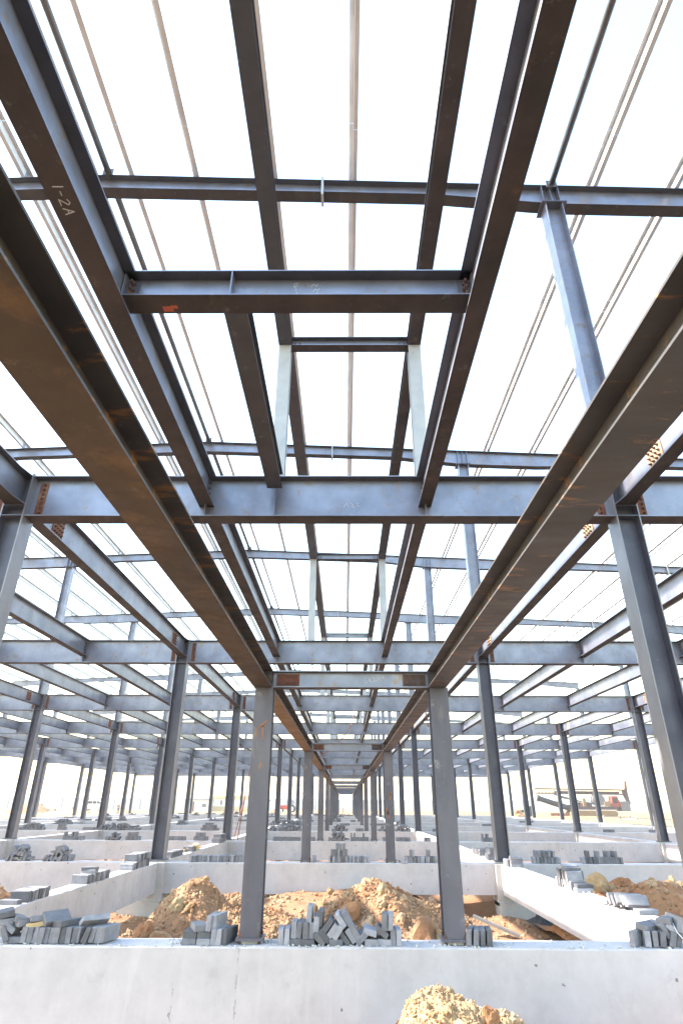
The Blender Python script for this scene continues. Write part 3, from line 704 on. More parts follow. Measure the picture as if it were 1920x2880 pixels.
mound('dirt_mound', .78, 4.62, 1.05, .80, 0, -1.80, ('pale_dirt', 'rock'), 'sunlit yellowish earth pile in front of the nearest ground beam',
      [(.62, 4.62, .73, .66, .85), (.92, 4.65, .66, .66, .8), (1.18, 4.62, .54, .62, .7), (.44, 4.6, .66, .30, .7), (.36, 4.6, .60, .16, .5)], 22000, 40,
      [(.86, 4.48, .055, 'red_dirt', .045), (.66, 4.35, .045, 'pale_dirt', .01), (1.05, 4.4, .04, 'rock', .02), (.95, 4.3, .035, 'pale_dirt', .02), (.98, 4.5, .03, 'pale_dirt', .02), (1.12, 4.45, .035, 'red_dirt', .02)], 8, (0, 0), .5, .012)
mound('dirt_mound', 4.9, 10.6, 1.6, 1.9, 0, -1.8, ('red_dirt', 'rock'), 'reddish earth pile beyond the right lengthwise ground beam',
      [(4.9, 10.8, .72, 1.7, 1.9), (4.2, 11.2, .52, 1.0, 1.3), (5.4, 10.2, .75, 1.2, 1.5)], 1400, 120,
      [(4.15, 11.4, .22, 'pale_dirt', .03), (4.55, 11.6, .18, 'red_dirt', .04)], 9, (0, 0), 1.1, .05)
mound('dirt_mound', -5.8, 10.9, 1.2, 1.4, 0, -1.8, ('red_dirt', 'rock'), 'orange earth pile at the left edge beyond the left lengthwise ground beam',
      [(-6.1, 11.0, .74, 1.3, 1.4), (-5.4, 11.2, .5, .9, 1.1)], 900, 70, [], 12, (0, 0), 1.1, .05)
for (cx, cy, a, w, lab) in ((-4.75, 15.6, .62, .8, 'low orange earth heap behind the second ground beam, left of a column'), (-.42, 15.0, .42, .5, 'small earth heap behind the second ground beam, left of the middle bricks'), (1.05, 15.2, .42, .6, 'small orange earth heap around the second right walkway post'), (-.85, 15.2, .40, .45, 'tiny earth heap beside the second left walkway post')):
    mound('dirt_mound', cx, cy, w, w, 0, -1.72, ('dirt', 'rock'), lab, [(cx, cy, a, w, w), (cx+.2*w, cy, a*.8, w*.6, w)], 260, 22, [], int(cx*7)+40, (0, 0), 1.5, .06)
for (cx, cy, a, w, mt, lab) in ((-31, 92, .5, 2.2, 'dirt', 'low orange earth bank in front of the parked van'), (-26.8, 96, .6, 1.6, 'dirt', 'small rounded earth heap left of the standing man'), (-58, 120, 1.7, 5, 'red_dirt', 'reddish earth hill far left before the white fence'), (-50, 118, .9, 4, 'pale_dirt', 'pale low earth hill far left beside the reddish hill'), (22, 95, 1.0, 1.3, 'rig_brown', 'dark small earth heap right of the walkway near the fence'), (25, 96, .9, 1.2, 'red_dirt', 'reddish small earth heap right of the dark heap near the fence'), (38, 88, .35, 2.5, 'pale_dirt', 'low pale earth heap in front of the drilling rig')):
    mound('dirt_mound', cx, cy, w, w, 0, hgt(cx, cy)-.1, (mt, 'rock'), lab, [(cx, cy, a, w, w), (cx+.3*w, cy, a*.7, w*.6, w*.6)], 60, 10, [], int(cx), (0, 0), 5, w/16)
def scatter():
    m = MB(); sp = []
    for q in range(7000):
        x, y = rnd.uniform(-4.5, 5.5), rnd.uniform(6.5, 14.0) if q % 5 else rnd.uniform(3.2, 6.0)
        r = .008+.035*rnd.random()**3.5; sp.append((x, y, hgt(x, y)+r*.2, r, False))
    for q in range(260):
        x, y = rnd.uniform(-4.5, 5.5), rnd.uniform(6.55, 13.8); r = .03+.06*rnd.random()**2.2; sp.append((x, y, hgt(x, y)+r*.2, r, True))
    for q in range(1500):
        x, y = rnd.uniform(-14, 14), rnd.uniform(14.8, 30); r = .02+.07*rnd.random()**3; sp.append((x, y, hgt(x, y)+r*.2, r, False))
    for q in range(500):
        x, y = rnd.uniform(-40, 50), rnd.uniform(80, 125); r = .06+.2*rnd.random()**3; sp.append((x, y, hgt(x, y)+r*.2, r, False))
    rocks(m, sp); o = ob('rubble', m.mesh('rubble', ('rock',))); tag(o, 'loose stones and crumbs of earth strewn over the dug ground', 'rubble', None, 'stuff')
scatter()
def mortar_crumbs():
    m = MB(); sp = []
    for q in range(330):
        x = rnd.uniform(-3.2, 3.0); r = .004+.010*rnd.random()**2; sp.append((x, YL(1)-.10+rnd.uniform(.0, .06) if q % 3 else YL(1)+rnd.uniform(0, .2), Z_GB+r*.3, r, False))
    for q in range(60):
        x = rnd.choice((-1.45, -1.35, -.75, .9)) + rnd.gauss(0, .07); r = .008+.014*rnd.random(); sp.append((x, YL(1)+rnd.uniform(-.04, .2), Z_GB+r*.2, r, False))
    for q in range(240):
        y = rnd.uniform(7, 14); r = .004+.01*rnd.random()**2; sp.append((CX[4]+rnd.uniform(-.12, .12), y, Z_GB+r*.3, r, False))
    rocks(m, sp); tag(ob('mortar_crumbs', m.mesh('mortar_crumbs', ('mortar',))), 'crumbs of dried mortar along the tops of the ground beams', 'mortar crumbs', None, 'stuff')
mortar_crumbs()

def crumpled(name, x, y, w, d, h, mat, label, seed):
    m = MB(); n = 22
    for j in range(n+1):
        for i in range(n+1):
            u, v = i/n, j/n; e = math.sin(math.pi*u)*math.sin(math.pi*v)
            m.v.append((x+w*(u-.5), y+d*(v-.5), hgt(x, y)+.05+e*h*(.5+abs(mnoise.fractal(Vector((u*4, v*4, seed)), .9, 2, 3)))))
    m.f = [(j*(n+1)+i, j*(n+1)+i+1, (j+1)*(n+1)+i+1, (j+1)*(n+1)+i) for j in range(n) for i in range(n)]; m.m = [0]*len(m.f)
    tag(ob(name, m.mesh(name, (mat,))), label, 'plastic sheet')
crumpled('plastic_sheet', 3.75, 12.6, .9, .9, .35, 'dark_cloth', 'crumpled dark plastic sheet lying beyond the footing at right', 4)
m = MB().box((0, 0, 0), (.75, .10, .04), 0, Euler((0, R(18), R(-20))).to_matrix()); tag(ob('old_board', m.mesh('old_board', ('rig_grey',)), None, (2.45, 11.6, hgt(2.45, 11.6)+.16)), 'old grey board lying slanted in the dug ground at right', 'board')

# ------------------------------------------------------------------ bricks
BT, BH, BL = .047, .116, .235
def brick_mesh(v):
    import bmesh
    k = ('brick', v)
    if k not in CACHE:
        m = MB().box((0, 0, 0), (BT, BL, BH)).mesh('brick', ('brick',))
        b = bmesh.new(); b.from_mesh(m); bmesh.ops.bevel(b, geom=b.edges[:], offset=.0035, segments=1, affect='EDGES')
        r = random.Random(v)
        for vv in b.verts: vv.co += Vector((r.uniform(-1, 1), r.uniform(-1, 1), r.uniform(-1, 1)))*.0014
        if v % 2:
            corner = max(b.verts, key=lambda q: q.co.x*r.choice((-1, 1)) - q.co.y*2 + q.co.z*r.choice((-1, 1))).co.copy()
            for vv in b.verts:
                d = (vv.co-corner).length
                if d < .012: vv.co += (Vector((0, 0, 0))-corner).normalized()*.008
        b.to_mesh(m); b.free(); CACHE[k] = m
    return CACHE[k]
BRICKS = []      # (matrix, label, distance)
def put(x, y, z, tilt=0, yaw=0, pitch=0, label='', turn=False):
    """tilt: 0 = lying flat, 90 = standing on its long edge; yaw about Z; turn = long side across the picture"""
    rt = Matrix.Rotation(R(yaw + (90 if turn else 0)), 4, 'Z') @ Matrix.Rotation(R(pitch), 4, 'X') @ Matrix.Rotation(R(90-tilt), 4, 'Y')
    BRICKS.append((Matrix.Translation((x, y, z)) @ rt, label, Vector((x, y, z)).length))
NTH = ['first', 'second', 'third', 'fourth', 'fifth', 'sixth', 'seventh', 'eighth', 'ninth', 'tenth', 'eleventh', 'twelfth', 'thirteenth', 'fourteenth', 'fifteenth', 'sixteenth', 'seventeenth', 'eighteenth', 'nineteenth', 'twentieth']
def nth(i):
    if i < 20: return NTH[i]
    return ('twenty-' if i < 29 else 'thirty-' if i < 39 else 'forty-') + NTH[(i-20) % 10] if i not in (29, 39) else ('thirtieth' if i == 29 else 'fortieth')
def pose_word(t): return 'standing on edge' if abs(t) > 65 else 'lying flat' if abs(t) < 22 else 'leaning'
def explicit(lst, place, y=YL(1)+.065):
    kinds = {}
    for t in sorted(lst, key=lambda q: q[0]):
        w = pose_word(t[2]); i = kinds.get(w, 0); kinds[w] = i+1
        yaw = (t[3] if len(t) > 3 else rnd.uniform(-3, 3))
        put(t[0], y+rnd.uniform(-.015, .015), t[1], t[2], yaw, t[4] if len(t) > 4 else 0, 'grey brick %s, %s such from left, %s' % (w, nth(i), place))
P1 = [(-2.754,-1.0155,88),(-2.709,-1.02,90),(-2.66,-1.02,86),(-2.613,-1.02,84),(-2.566,-1.018,86),(-2.519,-1.018,87),(-2.471,-1.018,88),(-2.424,-1.018,90),(-2.377,-1.018,90),(-2.329,-1.018,90),(-2.28,-1.016,86,-12),(-2.222,-1.014,73),(-2.168,-1.016,78),(-2.115,-1.016,83),(-2.06,-1.014,85,-14),(-2.83,-1.054,0),(-2.935,-1.012,-60),(-2.905,-.965,-33),(-2.885,-.915,-14,38),(-2.79,-.94,3,-40),(-2.655,-.912,12,-58),(-2.555,-.905,-36,-38),(-2.435,-.938,4,-30),(-3.0,-.87,10,30),(-2.99,-.925,4,25),(-2.215,-.925,32,-55)]
P2 = [(-1.345,-1.0565,0,4),(-1.34,-1.009,0,3),(-1.28,-.962,0,22),(-1.215,-1.0565,0,2),(-1.215,-1.009,0,2),(-1.125,-1.022,90),(-1.072,-1.022,89,-6),(-1.008,-1.021,87,-16),(-1.168,-.926,89,-6),(-1.112,-.926,89,-14)]
P3 = [(-.556,-1.022,90),(-.502,-1.022,90),(-.421,-1.0565,0),(-.319,-1.0565,0),(-.443,-.975,88),(-.394,-.975,83),(-.343,-.975,90),(-.296,-.975,88),(-.312,-.859,88),(-.255,-.93,88),(-.215,-.89,85),(-.226,-1.035,-42),(-.178,-1.012,-40),(-.15,-.937,50),(-.105,-.975,52),(-.06,-.985,55),(-.093,-1.0565,0,8),(-.04,-.905,-52),(.012,-.893,-55),(-.01,-1.028,-50),(.045,-1.01,-52),(.075,-.98,-52),(.137,-1.027,42),(.216,-.985,-15),(.228,-1.0565,0),(.322,-.985,-33),(.338,-1.0565,0),(.344,-.915,88),(.396,-.915,86),(.407,-1.022,90),(.456,-1.022,88)]
P4 = [(1.09,-1.021,86,-16),(1.142,-1.021,84,-12),(1.194,-1.021,87,-8),(1.246,-1.021,87,-6)]
P5 = [(2.535,-1.021,88,-48),(2.606,-1.021,86,-12),(2.662,-1.021,88,-8),(2.716,-1.02,81,-4),(2.66,-.945,-12,-55),(2.75,-.965,-60),(2.815,-.955,-45),(2.795,-1.02,70),(2.853,-1.02,64),(2.825,-.90,5,-40),(2.88,-.915,78)]
explicit(P1, 'pile at left edge'); explicit(P2, 'beside nearest left post'); explicit(P3, 'middle pile between nearest posts'); explicit(P4, 'right of nearest right post'); explicit(P5, 'pile at right edge')
# the small timber offcut lying in the left pile
t = MB().box((0, 0, 0), (.15, .07, .035)); tag(ob('timber_offcut', t.mesh('timber_offcut', ('timber',)), None, (-2.70, YL(1)+.01, -.948), (0, R(-8), R(18))), 'small yellow timber offcut among the bricks at the left edge', 'timber')
def edge_row(c, y0, y1, place, tiers=1, top=None, dx=0, ragged=True):
    """bricks on edge across a lengthwise beam, packed one behind another"""
    n = int((y1-y0)/.05)
    for t_ in range(tiers):
        lo, hi = (0, n) if t_ == 0 else top or (int(n*.2), n)
        for i in range(lo, hi):
            put(CX[c]+dx+rnd.uniform(-.02, .02)*(1+t_), y0+.05*i, Z_GB+BH/2+t_*BH, 90+rnd.uniform(-5, 5), rnd.uniform(-4, 4), rnd.uniform(-2, 2), 'grey brick, %s from front, %s tier, %s' % (nth(i-lo), ('bottom', 'second', 'third')[t_], place), True)
def flat_stack(c, y, n, place, dx=0, yaw=0):
    for i in range(n): put(CX[c]+dx+rnd.uniform(-.01, .01), y+rnd.uniform(-.01, .01), Z_GB+BT/2+i*BT, rnd.uniform(-2, 2), yaw+rnd.uniform(-5, 5), 0, 'flat grey brick, %s from bottom, %s' % (nth(i), place), True)
LB, RB = -.04, .02
edge_row(3, 8.50, 9.05, 'nearest stack on left beam', 1, None, LB); flat_stack(3, 8.34, 1, 'front of nearest stack on left beam', LB-.03)
edge_row(3, 10.36, 11.3, 'middle stack on left beam', 1, None, LB); flat_stack(3, 10.62, 3, 'atop middle stack on left beam', LB)
for q in BRICKS[-3:-2]: q[0].translation.z += BH
BRICKS[-2][0].translation.z = Z_GB+BH*1.5; BRICKS.pop()
edge_row(3, 12.55, 13.45, 'stack before left column', 2, (3, 17), LB); flat_stack(3, 12.48, 2, 'front of stack before left column', LB)
edge_row(4, 9.85, 10.5, 'tall stack on right beam', 2, (1, 13), RB); flat_stack(4, 9.74, 2, 'front of tall stack on right beam', RB+.02)
for i in range(2): put(CX[4]+.01, 10.05+.07*i, Z_GB+2*BH+.02+.02*i, 6, 4, 0, 'brick lying on top of tall stack on right beam, %s from front' % nth(i), True)
for i in range(9): put(CX[4]+rnd.uniform(-.03, .05), 8.0+.06*i, Z_GB+.055+(.05 if i < 4 else .02), 90-(38 if i < 4 else 20)+rnd.uniform(-8, 8), rnd.uniform(-12, 12), 0, 'leaning grey brick, %s from front, toppled stack on right beam' % nth(i), True)
flat_stack(4, 7.88, 1, 'front of toppled stack on right beam', RB+.03, 8); put(CX[4]-.03, 8.62, Z_GB+BT/2, 0, 20, 0, 'single grey brick lying behind toppled stack on right beam', True)
edge_row(4, 13.42, 13.85, 'stack at foot of right column', 1, None, RB-.02); flat_stack(4, 13.36, 4, 'front of stack at foot of right column', RB+.02)
edge_row(4, 14.95, 15.35, 'stack behind right column', 2, (0, 5), RB-.06); edge_row(4, 16.3, 17.2, 'farther stack behind right column', 1, None, RB); flat_stack(4, 16.25, 3, 'front of farther stack behind right column', RB); flat_stack(4, 16.55, 3, 'middle of farther stack behind right column', RB)
edge_row(3, 15.05, 16.05, 'stack behind left column', 1, None, LB); flat_stack(3, 17.2, 2, 'loose pair behind left column', LB); edge_row(3, 17.1, 17.5, 'short stack behind planks', 1, None, LB)
edge_row(3, 20.8, 21.9, 'stack before third left column', 2, (4, 18), LB); flat_stack(3, 20.65, 3, 'front of stack before third left column', LB)
for i in range(3): tag(ob('timber_plank', boxmesh((.09+.02*i, 1.25-.2*i, .04), 'timber', 'timber_plank'), None, (CX[3]-.08+.05*i, 17.6, Z_GB+.03+.045*i), (0, 0, R(-8+9*i))), 'yellow timber plank, %s of the little stack on the left beam' % ('bottom', 'middle', 'top')[i], 'timber')
def cross_row(l, x0, x1, place, style):
    y = YL(l)+.07; n = max(2, int((x1-x0)/.0505)); far = l > 3
    def lab(i, w): return ('grey brick %s, %s from left, %s' % (w, nth(i) if i < 40 else 'last', place)) if not far else 'grey brick in %s' % place
    if style == 'row':
        for i in range(n): put(x0+.025+.0505*i, y+rnd.uniform(-.02, .02), Z_GB+BH/2, 90+rnd.uniform(-4, 4), rnd.uniform(-3, 3), 0, lab(i, 'in bottom row'))
    elif style == 'two':
        cross_row(l, x0, x1, place, 'row'); a = int(n*.12); b = int(n*.88)
        for i in range(a, b): put(x0+.03+.0505*i, y+rnd.uniform(-.02, .02), Z_GB+BH*1.5, 90+rnd.uniform(-3, 3), rnd.uniform(-3, 3), 0, lab(i-a, 'in second row'))
    elif style == 'step':
        cross_row(l, x0, x1, place, 'row')
        for i in range(int(n*.06), int(n*.5)): put(x0+.03+.0505*i, y, Z_GB+BH*1.5, 90+rnd.uniform(-2, 2), rnd.uniform(-3, 3), 0, lab(i-int(n*.06), 'in second row'))
        for i in range(int(n*.22), int(n*.45)): put(x0+.03+.0505*i, y, Z_GB+BH*2.5, 90+rnd.uniform(-2, 2), rnd.uniform(-3, 3), 0, lab(i-int(n*.22), 'in third row'))
    elif style == 'ragged':
        cross_row(l, x0, x1, place, 'row')
        for k, i in enumerate(sorted(rnd.sample(range(n), max(1, n//4)))): put(x0+.03+.0505*i, y, Z_GB+BH*1.5, 90+rnd.uniform(-6, 6), rnd.uniform(-6, 6), 0, lab(k, 'on top'))
    else:                                   # heap
        for i in range(n): put(x0+.025+.0505*i+rnd.uniform(-.01, .01), y+rnd.uniform(-.04, .04), Z_GB+BH*.46, rnd.choice((90, 84, 70, 60, 0)) , rnd.uniform(-10, 10), 0, lab(i, 'at the bottom'))
        for i in range(int(n*.7)): put(x0+.1+(x1-x0-.2)*rnd.random(), y+rnd.uniform(-.05, .05), Z_GB+BH*(1.2+.4*rnd.random()), rnd.choice((45, -45, 55, -50, 5)), rnd.uniform(-25, 25), 0, lab(i, 'piled on top'))
        if n > 8:
            for i in range(int(n*.3)): put(x0+(x1-x0)*(.3+.4*rnd.random()), y, Z_GB+BH*(1.9+.3*rnd.random()), rnd.choice((40, -40, 10)), rnd.uniform(-25, 25), 0, lab(i, 'at the very top'))
cross_row(2, -7.1, -6.58, 'left-edge heap on second beam', 'heap'); cross_row(2, -6.28, -5.69, 'toppled heap on second beam, left bay', 'heap')
cross_row(2, -3.23, -2.1, 'long row right of left column', 'row'); put(-2.22, YL(2)+.06, Z_GB+BH+BT/2, 0, 10, 0, 'single brick lying on long row right of left column')
cross_row(2, -.71, -.6, 'pair beside second left post', 'row'); cross_row(2, -.36, .54, 'tall middle pile on second beam', 'step')
cross_row(2, 1.25, 1.95, 'row right of second right post', 'ragged'); put(1.2, YL(2)+.0, Z_GB+BT/2, 0, 14, 0, 'single brick lying at the second right post')
cross_row(2, 3.9, 4.46, 'dark pile on second beam, right bay', 'two'); cross_row(2, 4.92, 5.75, 'far right row on second beam', 'ragged')
for l, rows in {3: [(-9.32, -8.64, 'ragged', 'third-beam pile farthest left'), (-7.89, -7.44, 'heap', 'third-beam pile, second from left'), (-7.25, -6.77, 'two', 'third-beam block, third from left'), (-6.1, -5.28, 'row', 'third-beam low row left of column'), (-5.0, -4.54, 'two', 'third-beam block near left column'), (-2.38, -1.43, 'row', 'third-beam row left of walkway'), (-1.15, -.97, 'row', 'third-beam few behind left posts'), (-.56, .11, 'heap', 'third-beam pile in walkway, left'), (.17, .82, 'ragged', 'third-beam row in walkway, right'), (1.23, 1.5, 'row', 'third-beam few right of walkway'), (1.68, 2.18, 'row', 'third-beam row right of walkway'), (2.6, 2.85, 'row', 'third-beam few before right column'), (4.5, 4.93, 'ragged', 'third-beam pile in right bay')],
                4: [(-14.8, -13.6, 'heap', 'pile far left on the fourth ground beam'), (-11.21, -9.26, 'heap', 'pile beside far left column on fourth ground beam'), (-13.02, -12.65, 'two', 'small block far left on the fourth ground beam'), (-11.87, -11.34, 'row', 'low row far left on the fourth ground beam'), (-6.53, -5.68, 'two', 'two-tier row left of column on fourth ground beam'), (-3.47, -3.1, 'heap', 'small heap behind left column on fourth ground beam'), (-3.03, -1.93, 'heap', 'long heap left of walkway on fourth ground beam'), (-.62, .12, 'heap', 'heap in the walkway on the fourth ground beam'), (.47, .83, 'row', 'few bricks in the walkway on the fourth ground beam'), (1.49, 1.85, 'heap', 'heap right of walkway on the fourth ground beam'), (2.26, 2.99, 'heap', 'longer heap right of walkway on fourth ground beam'), (3.93, 4.16, 'row', 'few bricks beside right column on fourth ground beam'), (11.66, 12.15, 'row', 'dark few far right on the fourth ground beam'), (13.72, 14.12, 'row', 'last few far right on the fourth ground beam')],
                5: [(-9.67, -9.1, 'two', 'block far left on the fifth ground beam'), (-8.03, -7.56, 'row', 'low row left on the fifth ground beam'), (-4.43, -2.44, 'heap', 'long heap left of walkway on fifth ground beam'), (-.3, .3, 'row', 'row in the walkway on the fifth ground beam'), (1.42, 2.35, 'row', 'row right of walkway on the fifth ground beam'), (2.83, 3.18, 'heap', 'heap right of walkway on the fifth ground beam'), (7.85, 8.49, 'row', 'row in right bay on the fifth ground beam'), (-16.78, -15.69, 'heap', 'heap at left on the fifth ground beam')],
                6: [(-18.63, -17.72, 'row', 'left row on the sixth ground beam'), (-17.39, -16.23, 'heap', 'left heap on the sixth ground beam'), (-8.88, -8.3, 'row', 'short row on the sixth ground beam'), (-6.5, -5.3, 'heap', 'middle heap on the sixth ground beam'), (-.76, -.27, 'heap', 'walkway heap on the sixth ground beam'), (.35, .73, 'row', 'walkway row on the sixth ground beam'), (12.1, 13.04, 'row', 'right row on the sixth ground beam')]}.items():
    for (a, b, st, pl) in rows: cross_row(l, a, b, pl, st)
for l in range(6, NL+1):
    x = -23
    while x < 3.2:
        w = rnd.uniform(.4, 1.4)
        if rnd.random() < .55: cross_row(l, x, x+w, 'far low piles of the %s ground beam' % ORD[l], rnd.choice(('row', 'heap', 'ragged')))
        x += w + rnd.uniform(.5, 2.2)
BRICKS.sort(key=lambda q: q[2])
FARB = MB(); seen_b = 0
for (mt, lab, d) in BRICKS:
    if not seen([mt.translation], .03, .03, .03): continue
    if seen_b < 300:
        o = ob('brick', brick_mesh(rnd.randrange(8))); o.matrix_world = mt; tag(o, lab, 'brick', 'grey concrete bricks on the ground beams'); seen_b += 1
    else:
        x, y, z = BT/2, BL/2, BH/2
        FARB.add([mt @ Vector(p) for p in ((-x,-y,-z),(x,-y,-z),(x,y,-z),(-x,y,-z),(-x,-y,z),(x,-y,z),(x,y,z),(-x,y,z))], [(0,3,2,1),(4,5,6,7),(0,1,5,4),(1,2,6,5),(2,3,7,6),(3,0,4,7)])
tag(ob('distant_bricks', FARB.mesh('distant_bricks', ('brick',))), 'many small grey brick piles lying on the farther ground beams', 'bricks', None, 'stuff')

# ------------------------------------------------------------------ far surroundings
def fence(x0, y0, x1, y1, n, h, label):
    a = Vector((x0, y0, 0)); b = Vector((x1, y1, 0)); L = (b-a).length
    ang = math.atan2(y1-y0, x1-x0)
    r = empty('site_fence', (x0, y0, hgt(x0, y0)-.15), (0, 0, ang))
    tag(r, label, 'fence')
    m = MB(); m.box((L/2, 0, h/2), (L, .04, h))
    k = 0
    while k < L: m.box((k, -.03, h/2), (.06, .02, h)); k += .9
    ob('panel', m.mesh('panel', ('fence_panel',)), r)
    m = MB(); m.box((L/2, -.03, h+.04), (L, .12, .10)); ob('top_rail', m.mesh('top_rail', ('fence_post',)), r)
    for i in range(n+1): ob('post', boxmesh((.16, .16, h+.12), 'fence_post', 'post'), r, (L*i/n, -.06, (h+.12)/2))
fence(-150, 158, -8, 176, 22, 2.75, 'long white panel fence across the far left of the site')
fence(-8, 176, 140, 166, 24, 2.45, 'long white panel fence across the far right of the site')
# drilling rig with its mast laid down
rig = empty('drilling_rig', (41.5, 112, hgt(41.5, 112)))
tag(rig, 'brown tracked drilling rig with its long mast laid flat, parked at right', 'drilling rig')
def part(name, m, mats, parent=rig, loc=(0, 0, 0), rot=(0, 0, 0)): return ob(name, m.mesh(name, mats), parent, loc, rot)
m = MB(); L = 15.5
for dz in (-.36, .36):
    for dy in (-.35, .35): m.box((0, dy, dz), (L, .16, .16))
for i in range(26):
    xx = -L/2+L*i/26
    for dy in (-.35, .35): m.tube([(xx, dy, -.36), (xx+L/52, dy, .36), (xx+L/26, dy, -.36)], .055, 5)
m.box((0, 0, .45), (L, .55, .05)); m.box((1, 0, -.1), (L*.7, .5, .35))
mast = part('mast', m, ('rig_brown',), rig, (-1.2, 0, 3.75), (0, R(.6), 0))
m = MB(); m.prism([(7.2, -.5), (7.75, -1.9), (8.1, -1.8), (7.95, -.2), (8.0, 1.7), (7.8, 1.85), (7.55, .4), (7.1, .4)], 1, -.25, .25); part('mast_head', m, ('rig_brown',), mast)
m = MB(); m.tube([(-8.6, 0, 2.75), (-3.4, 0, 1.15)], .42, 16, 0); m.tube([(-8.8, 0, 2.81), (-8.4, 0, 2.69)], .5, 16); m.tube([(-3.8, 0, 1.28), (-3.2, 0, 1.09)], .52, 16); part('kelly_tube', m, ('rig_dark',))
m = MB(); m.tube([(-5.8, 0, 3.3), (-1.5, .3, 2.3)], .13, 8); m.tube([(-5.2, 0, 2.9), (.4, -.3, 1.9)], .10, 8); m.tube([(-3.3, 0, 1.3), (-2.2, 0, 3.3)], .14, 8); part('boom_struts', m, ('rig_grey',))
for sgn in (-1, 1):
    m = MB(); m.prism([(-3.9, .1), (-4.0, .5), (-3.6, .85), (3.6, .85), (4.0, .5), (3.8, .1)], 1, sgn*1.3-.3, sgn*1.3+.3)
    for i in range(24): m.box((-3.7+7.4*i/23, sgn*1.3, .86), (.16, .62, .07)); m.box((-3.7+7.4*i/23, sgn*1.3, .08), (.16, .62, .07))
    t_ = part('track', m, ('rig_yellow',))
m = MB(); m.box((.8, 0, 1.25), (6.8, 2.4, .5)); m.box((-.8, 0, 1.75), (1.8, 1.6, .6)); part('chassis', m, ('rig_brown',))
m = MB(); m.tube([(1.5, -.9, 2.5), (1.5, .9, 2.5)], .75, 18); m.tube([(1.5, -.95, 2.5), (1.5, -.9, 2.5)], .9, 18); m.tube([(1.5, .9, 2.5), (1.5, .95, 2.5)], .9, 18); part('winch_drum', m, ('rig_grey',))
m = MB(); m.prism([(3.3, 1.4), (4.9, 1.4), (4.9, 1.9), (4.5, 3.1), (3.6, 3.1)], 1, -1.0, .6); cab = part('cab', m, ('rig_red',))
m = MB(); m.box((4.05, -1.02, 2.4), (.7, .03, .8)); part('window', m, ('dark_glass',), cab)
m = MB(); m.box((5.6, 0, 1.55), (1.5, 2.2, 1.5)); part('counterweight', m, ('rig_grey',))
m = MB(); m.box((-1.2, -.9, 2.0), (.5, .5, 1.5)); m.box((-1.9, .5, 1.6), (.9, .8, 1.0)); m.box((2.6, -1.0, 1.9), (1.0, .4, .7)); part('machinery', m, ('rig_yellow',))
m = MB(); m.tube([(0, -.35, 0), (0, .35, 0)], .75, 18); m.tube([(-2.2, 0, .0), (0, 0, 0)], .22, 10)
au = ob('auger_drum', m.mesh('auger_drum', ('rig_dark',)), None, (30.2, 108, hgt(30.2, 108)+.75), (0, 0, R(25))); tag(au, 'dark round drum with a shaft lying left of the drilling rig', 'drum')
m = MB()
for i in range(7): m.box((i*.42, 0, .22), (.34, .5, .44))
tag(ob('orange_crates', m.mesh('orange_crates', ('cable',)), None, (33.2, 107, hgt(33.2, 107))), 'low row of rusty boxes on the ground before the drilling rig', 'boxes')
# white van
def wheel(parent, x, y, z, r=.34, w=.22):
    m = MB(); m.tube([(0, -w/2, 0), (0, w/2, 0)], r, 18); o = ob('wheel', m.mesh('wheel', ('tyre',)), parent, (x, y, z))
    m = MB(); m.tube([(0, -w/2-.012, 0), (0, w/2+.012, 0)], r*.58, 14); ob('rim', m.mesh('rim', ('white_paint',)), o)
van = empty('white_van', (-53.8, 141, hgt(-53.8, 141))); tag(van, 'white minibus parked behind the left columns, seen from its side', 'van')
m = MB(); m.prism([(-2.35, .4), (-2.4, 1.3), (-2.2, 2.0), (-1.9, 2.12), (1.2, 2.12), (1.9, 1.3), (2.35, 1.12), (2.45, .45)], 1, -.9, .9); ob('body', m.mesh('body', ('white_paint',)), van)
for a, b_ in ((-2.1, -1.3), (-1.2, -.3), (-.2, .6)):
    ob('window', MB().box(((a+b_)/2, -.91, 1.6), (b_-a, .03, .5)).mesh('window', ('dark_glass',)), van)
ob('window', MB().prism([(.7, 1.36), (1.65, 1.36), (1.15, 1.85), (.7, 1.85)], 1, -.925, -.895).mesh('window', ('dark_glass',)), van)
ob('bumper', MB().box((2.4, 0, .5), (.15, 1.8, .22)).mesh('bumper', ('rig_dark',)), van); ob('headlight', MB().box((2.38, -.65, .95), (.08, .3, .2)).mesh('headlight', ('rig_grey',)), van)
for wx in (-1.5, 1.5):
    for wy in (-.8, .8): wheel(van, wx, wy, .34)
# red tractor
tr = empty('red_tractor', (-11.6, 133, hgt(-11.6, 133))); tag(tr, 'small red tractor with a blue canopy beyond the left walkway posts', 'tractor')
ob('hood', MB().prism([(-1.7, .6), (-1.75, 1.1), (-1.5, 1.35), (-.2, 1.4), (-.2, .6)], 1, -.4, .4).mesh('hood', ('red_paint',)), tr)
ob('body', MB().box((.5, 0, .95), (1.5, 1.1, .7)).mesh('body', ('red_paint',)), tr)
cb = ob('canopy', MB().box((.5, 0, 2.15), (1.5, 1.3, .12)).mesh('canopy', ('blue_paint',)), tr)
m = MB()
for dx in (-.15, 1.15):
    for dy in (-.55, .55): m.box((dx, dy, 1.7), (.06, .06, .9))
ob('canopy_posts', m.mesh('canopy_posts', ('blue_paint',)), tr); ob('rear_panel', MB().box((.5, .56, 1.7), (1.25, .03, .8)).mesh('rear_panel', ('blue_sheet',)), tr)
for wx, rr in ((-1.3, .42), (.8, .72)):
    for wy in (-.65, .65): wheel(tr, wx, wy, rr, rr, .3)
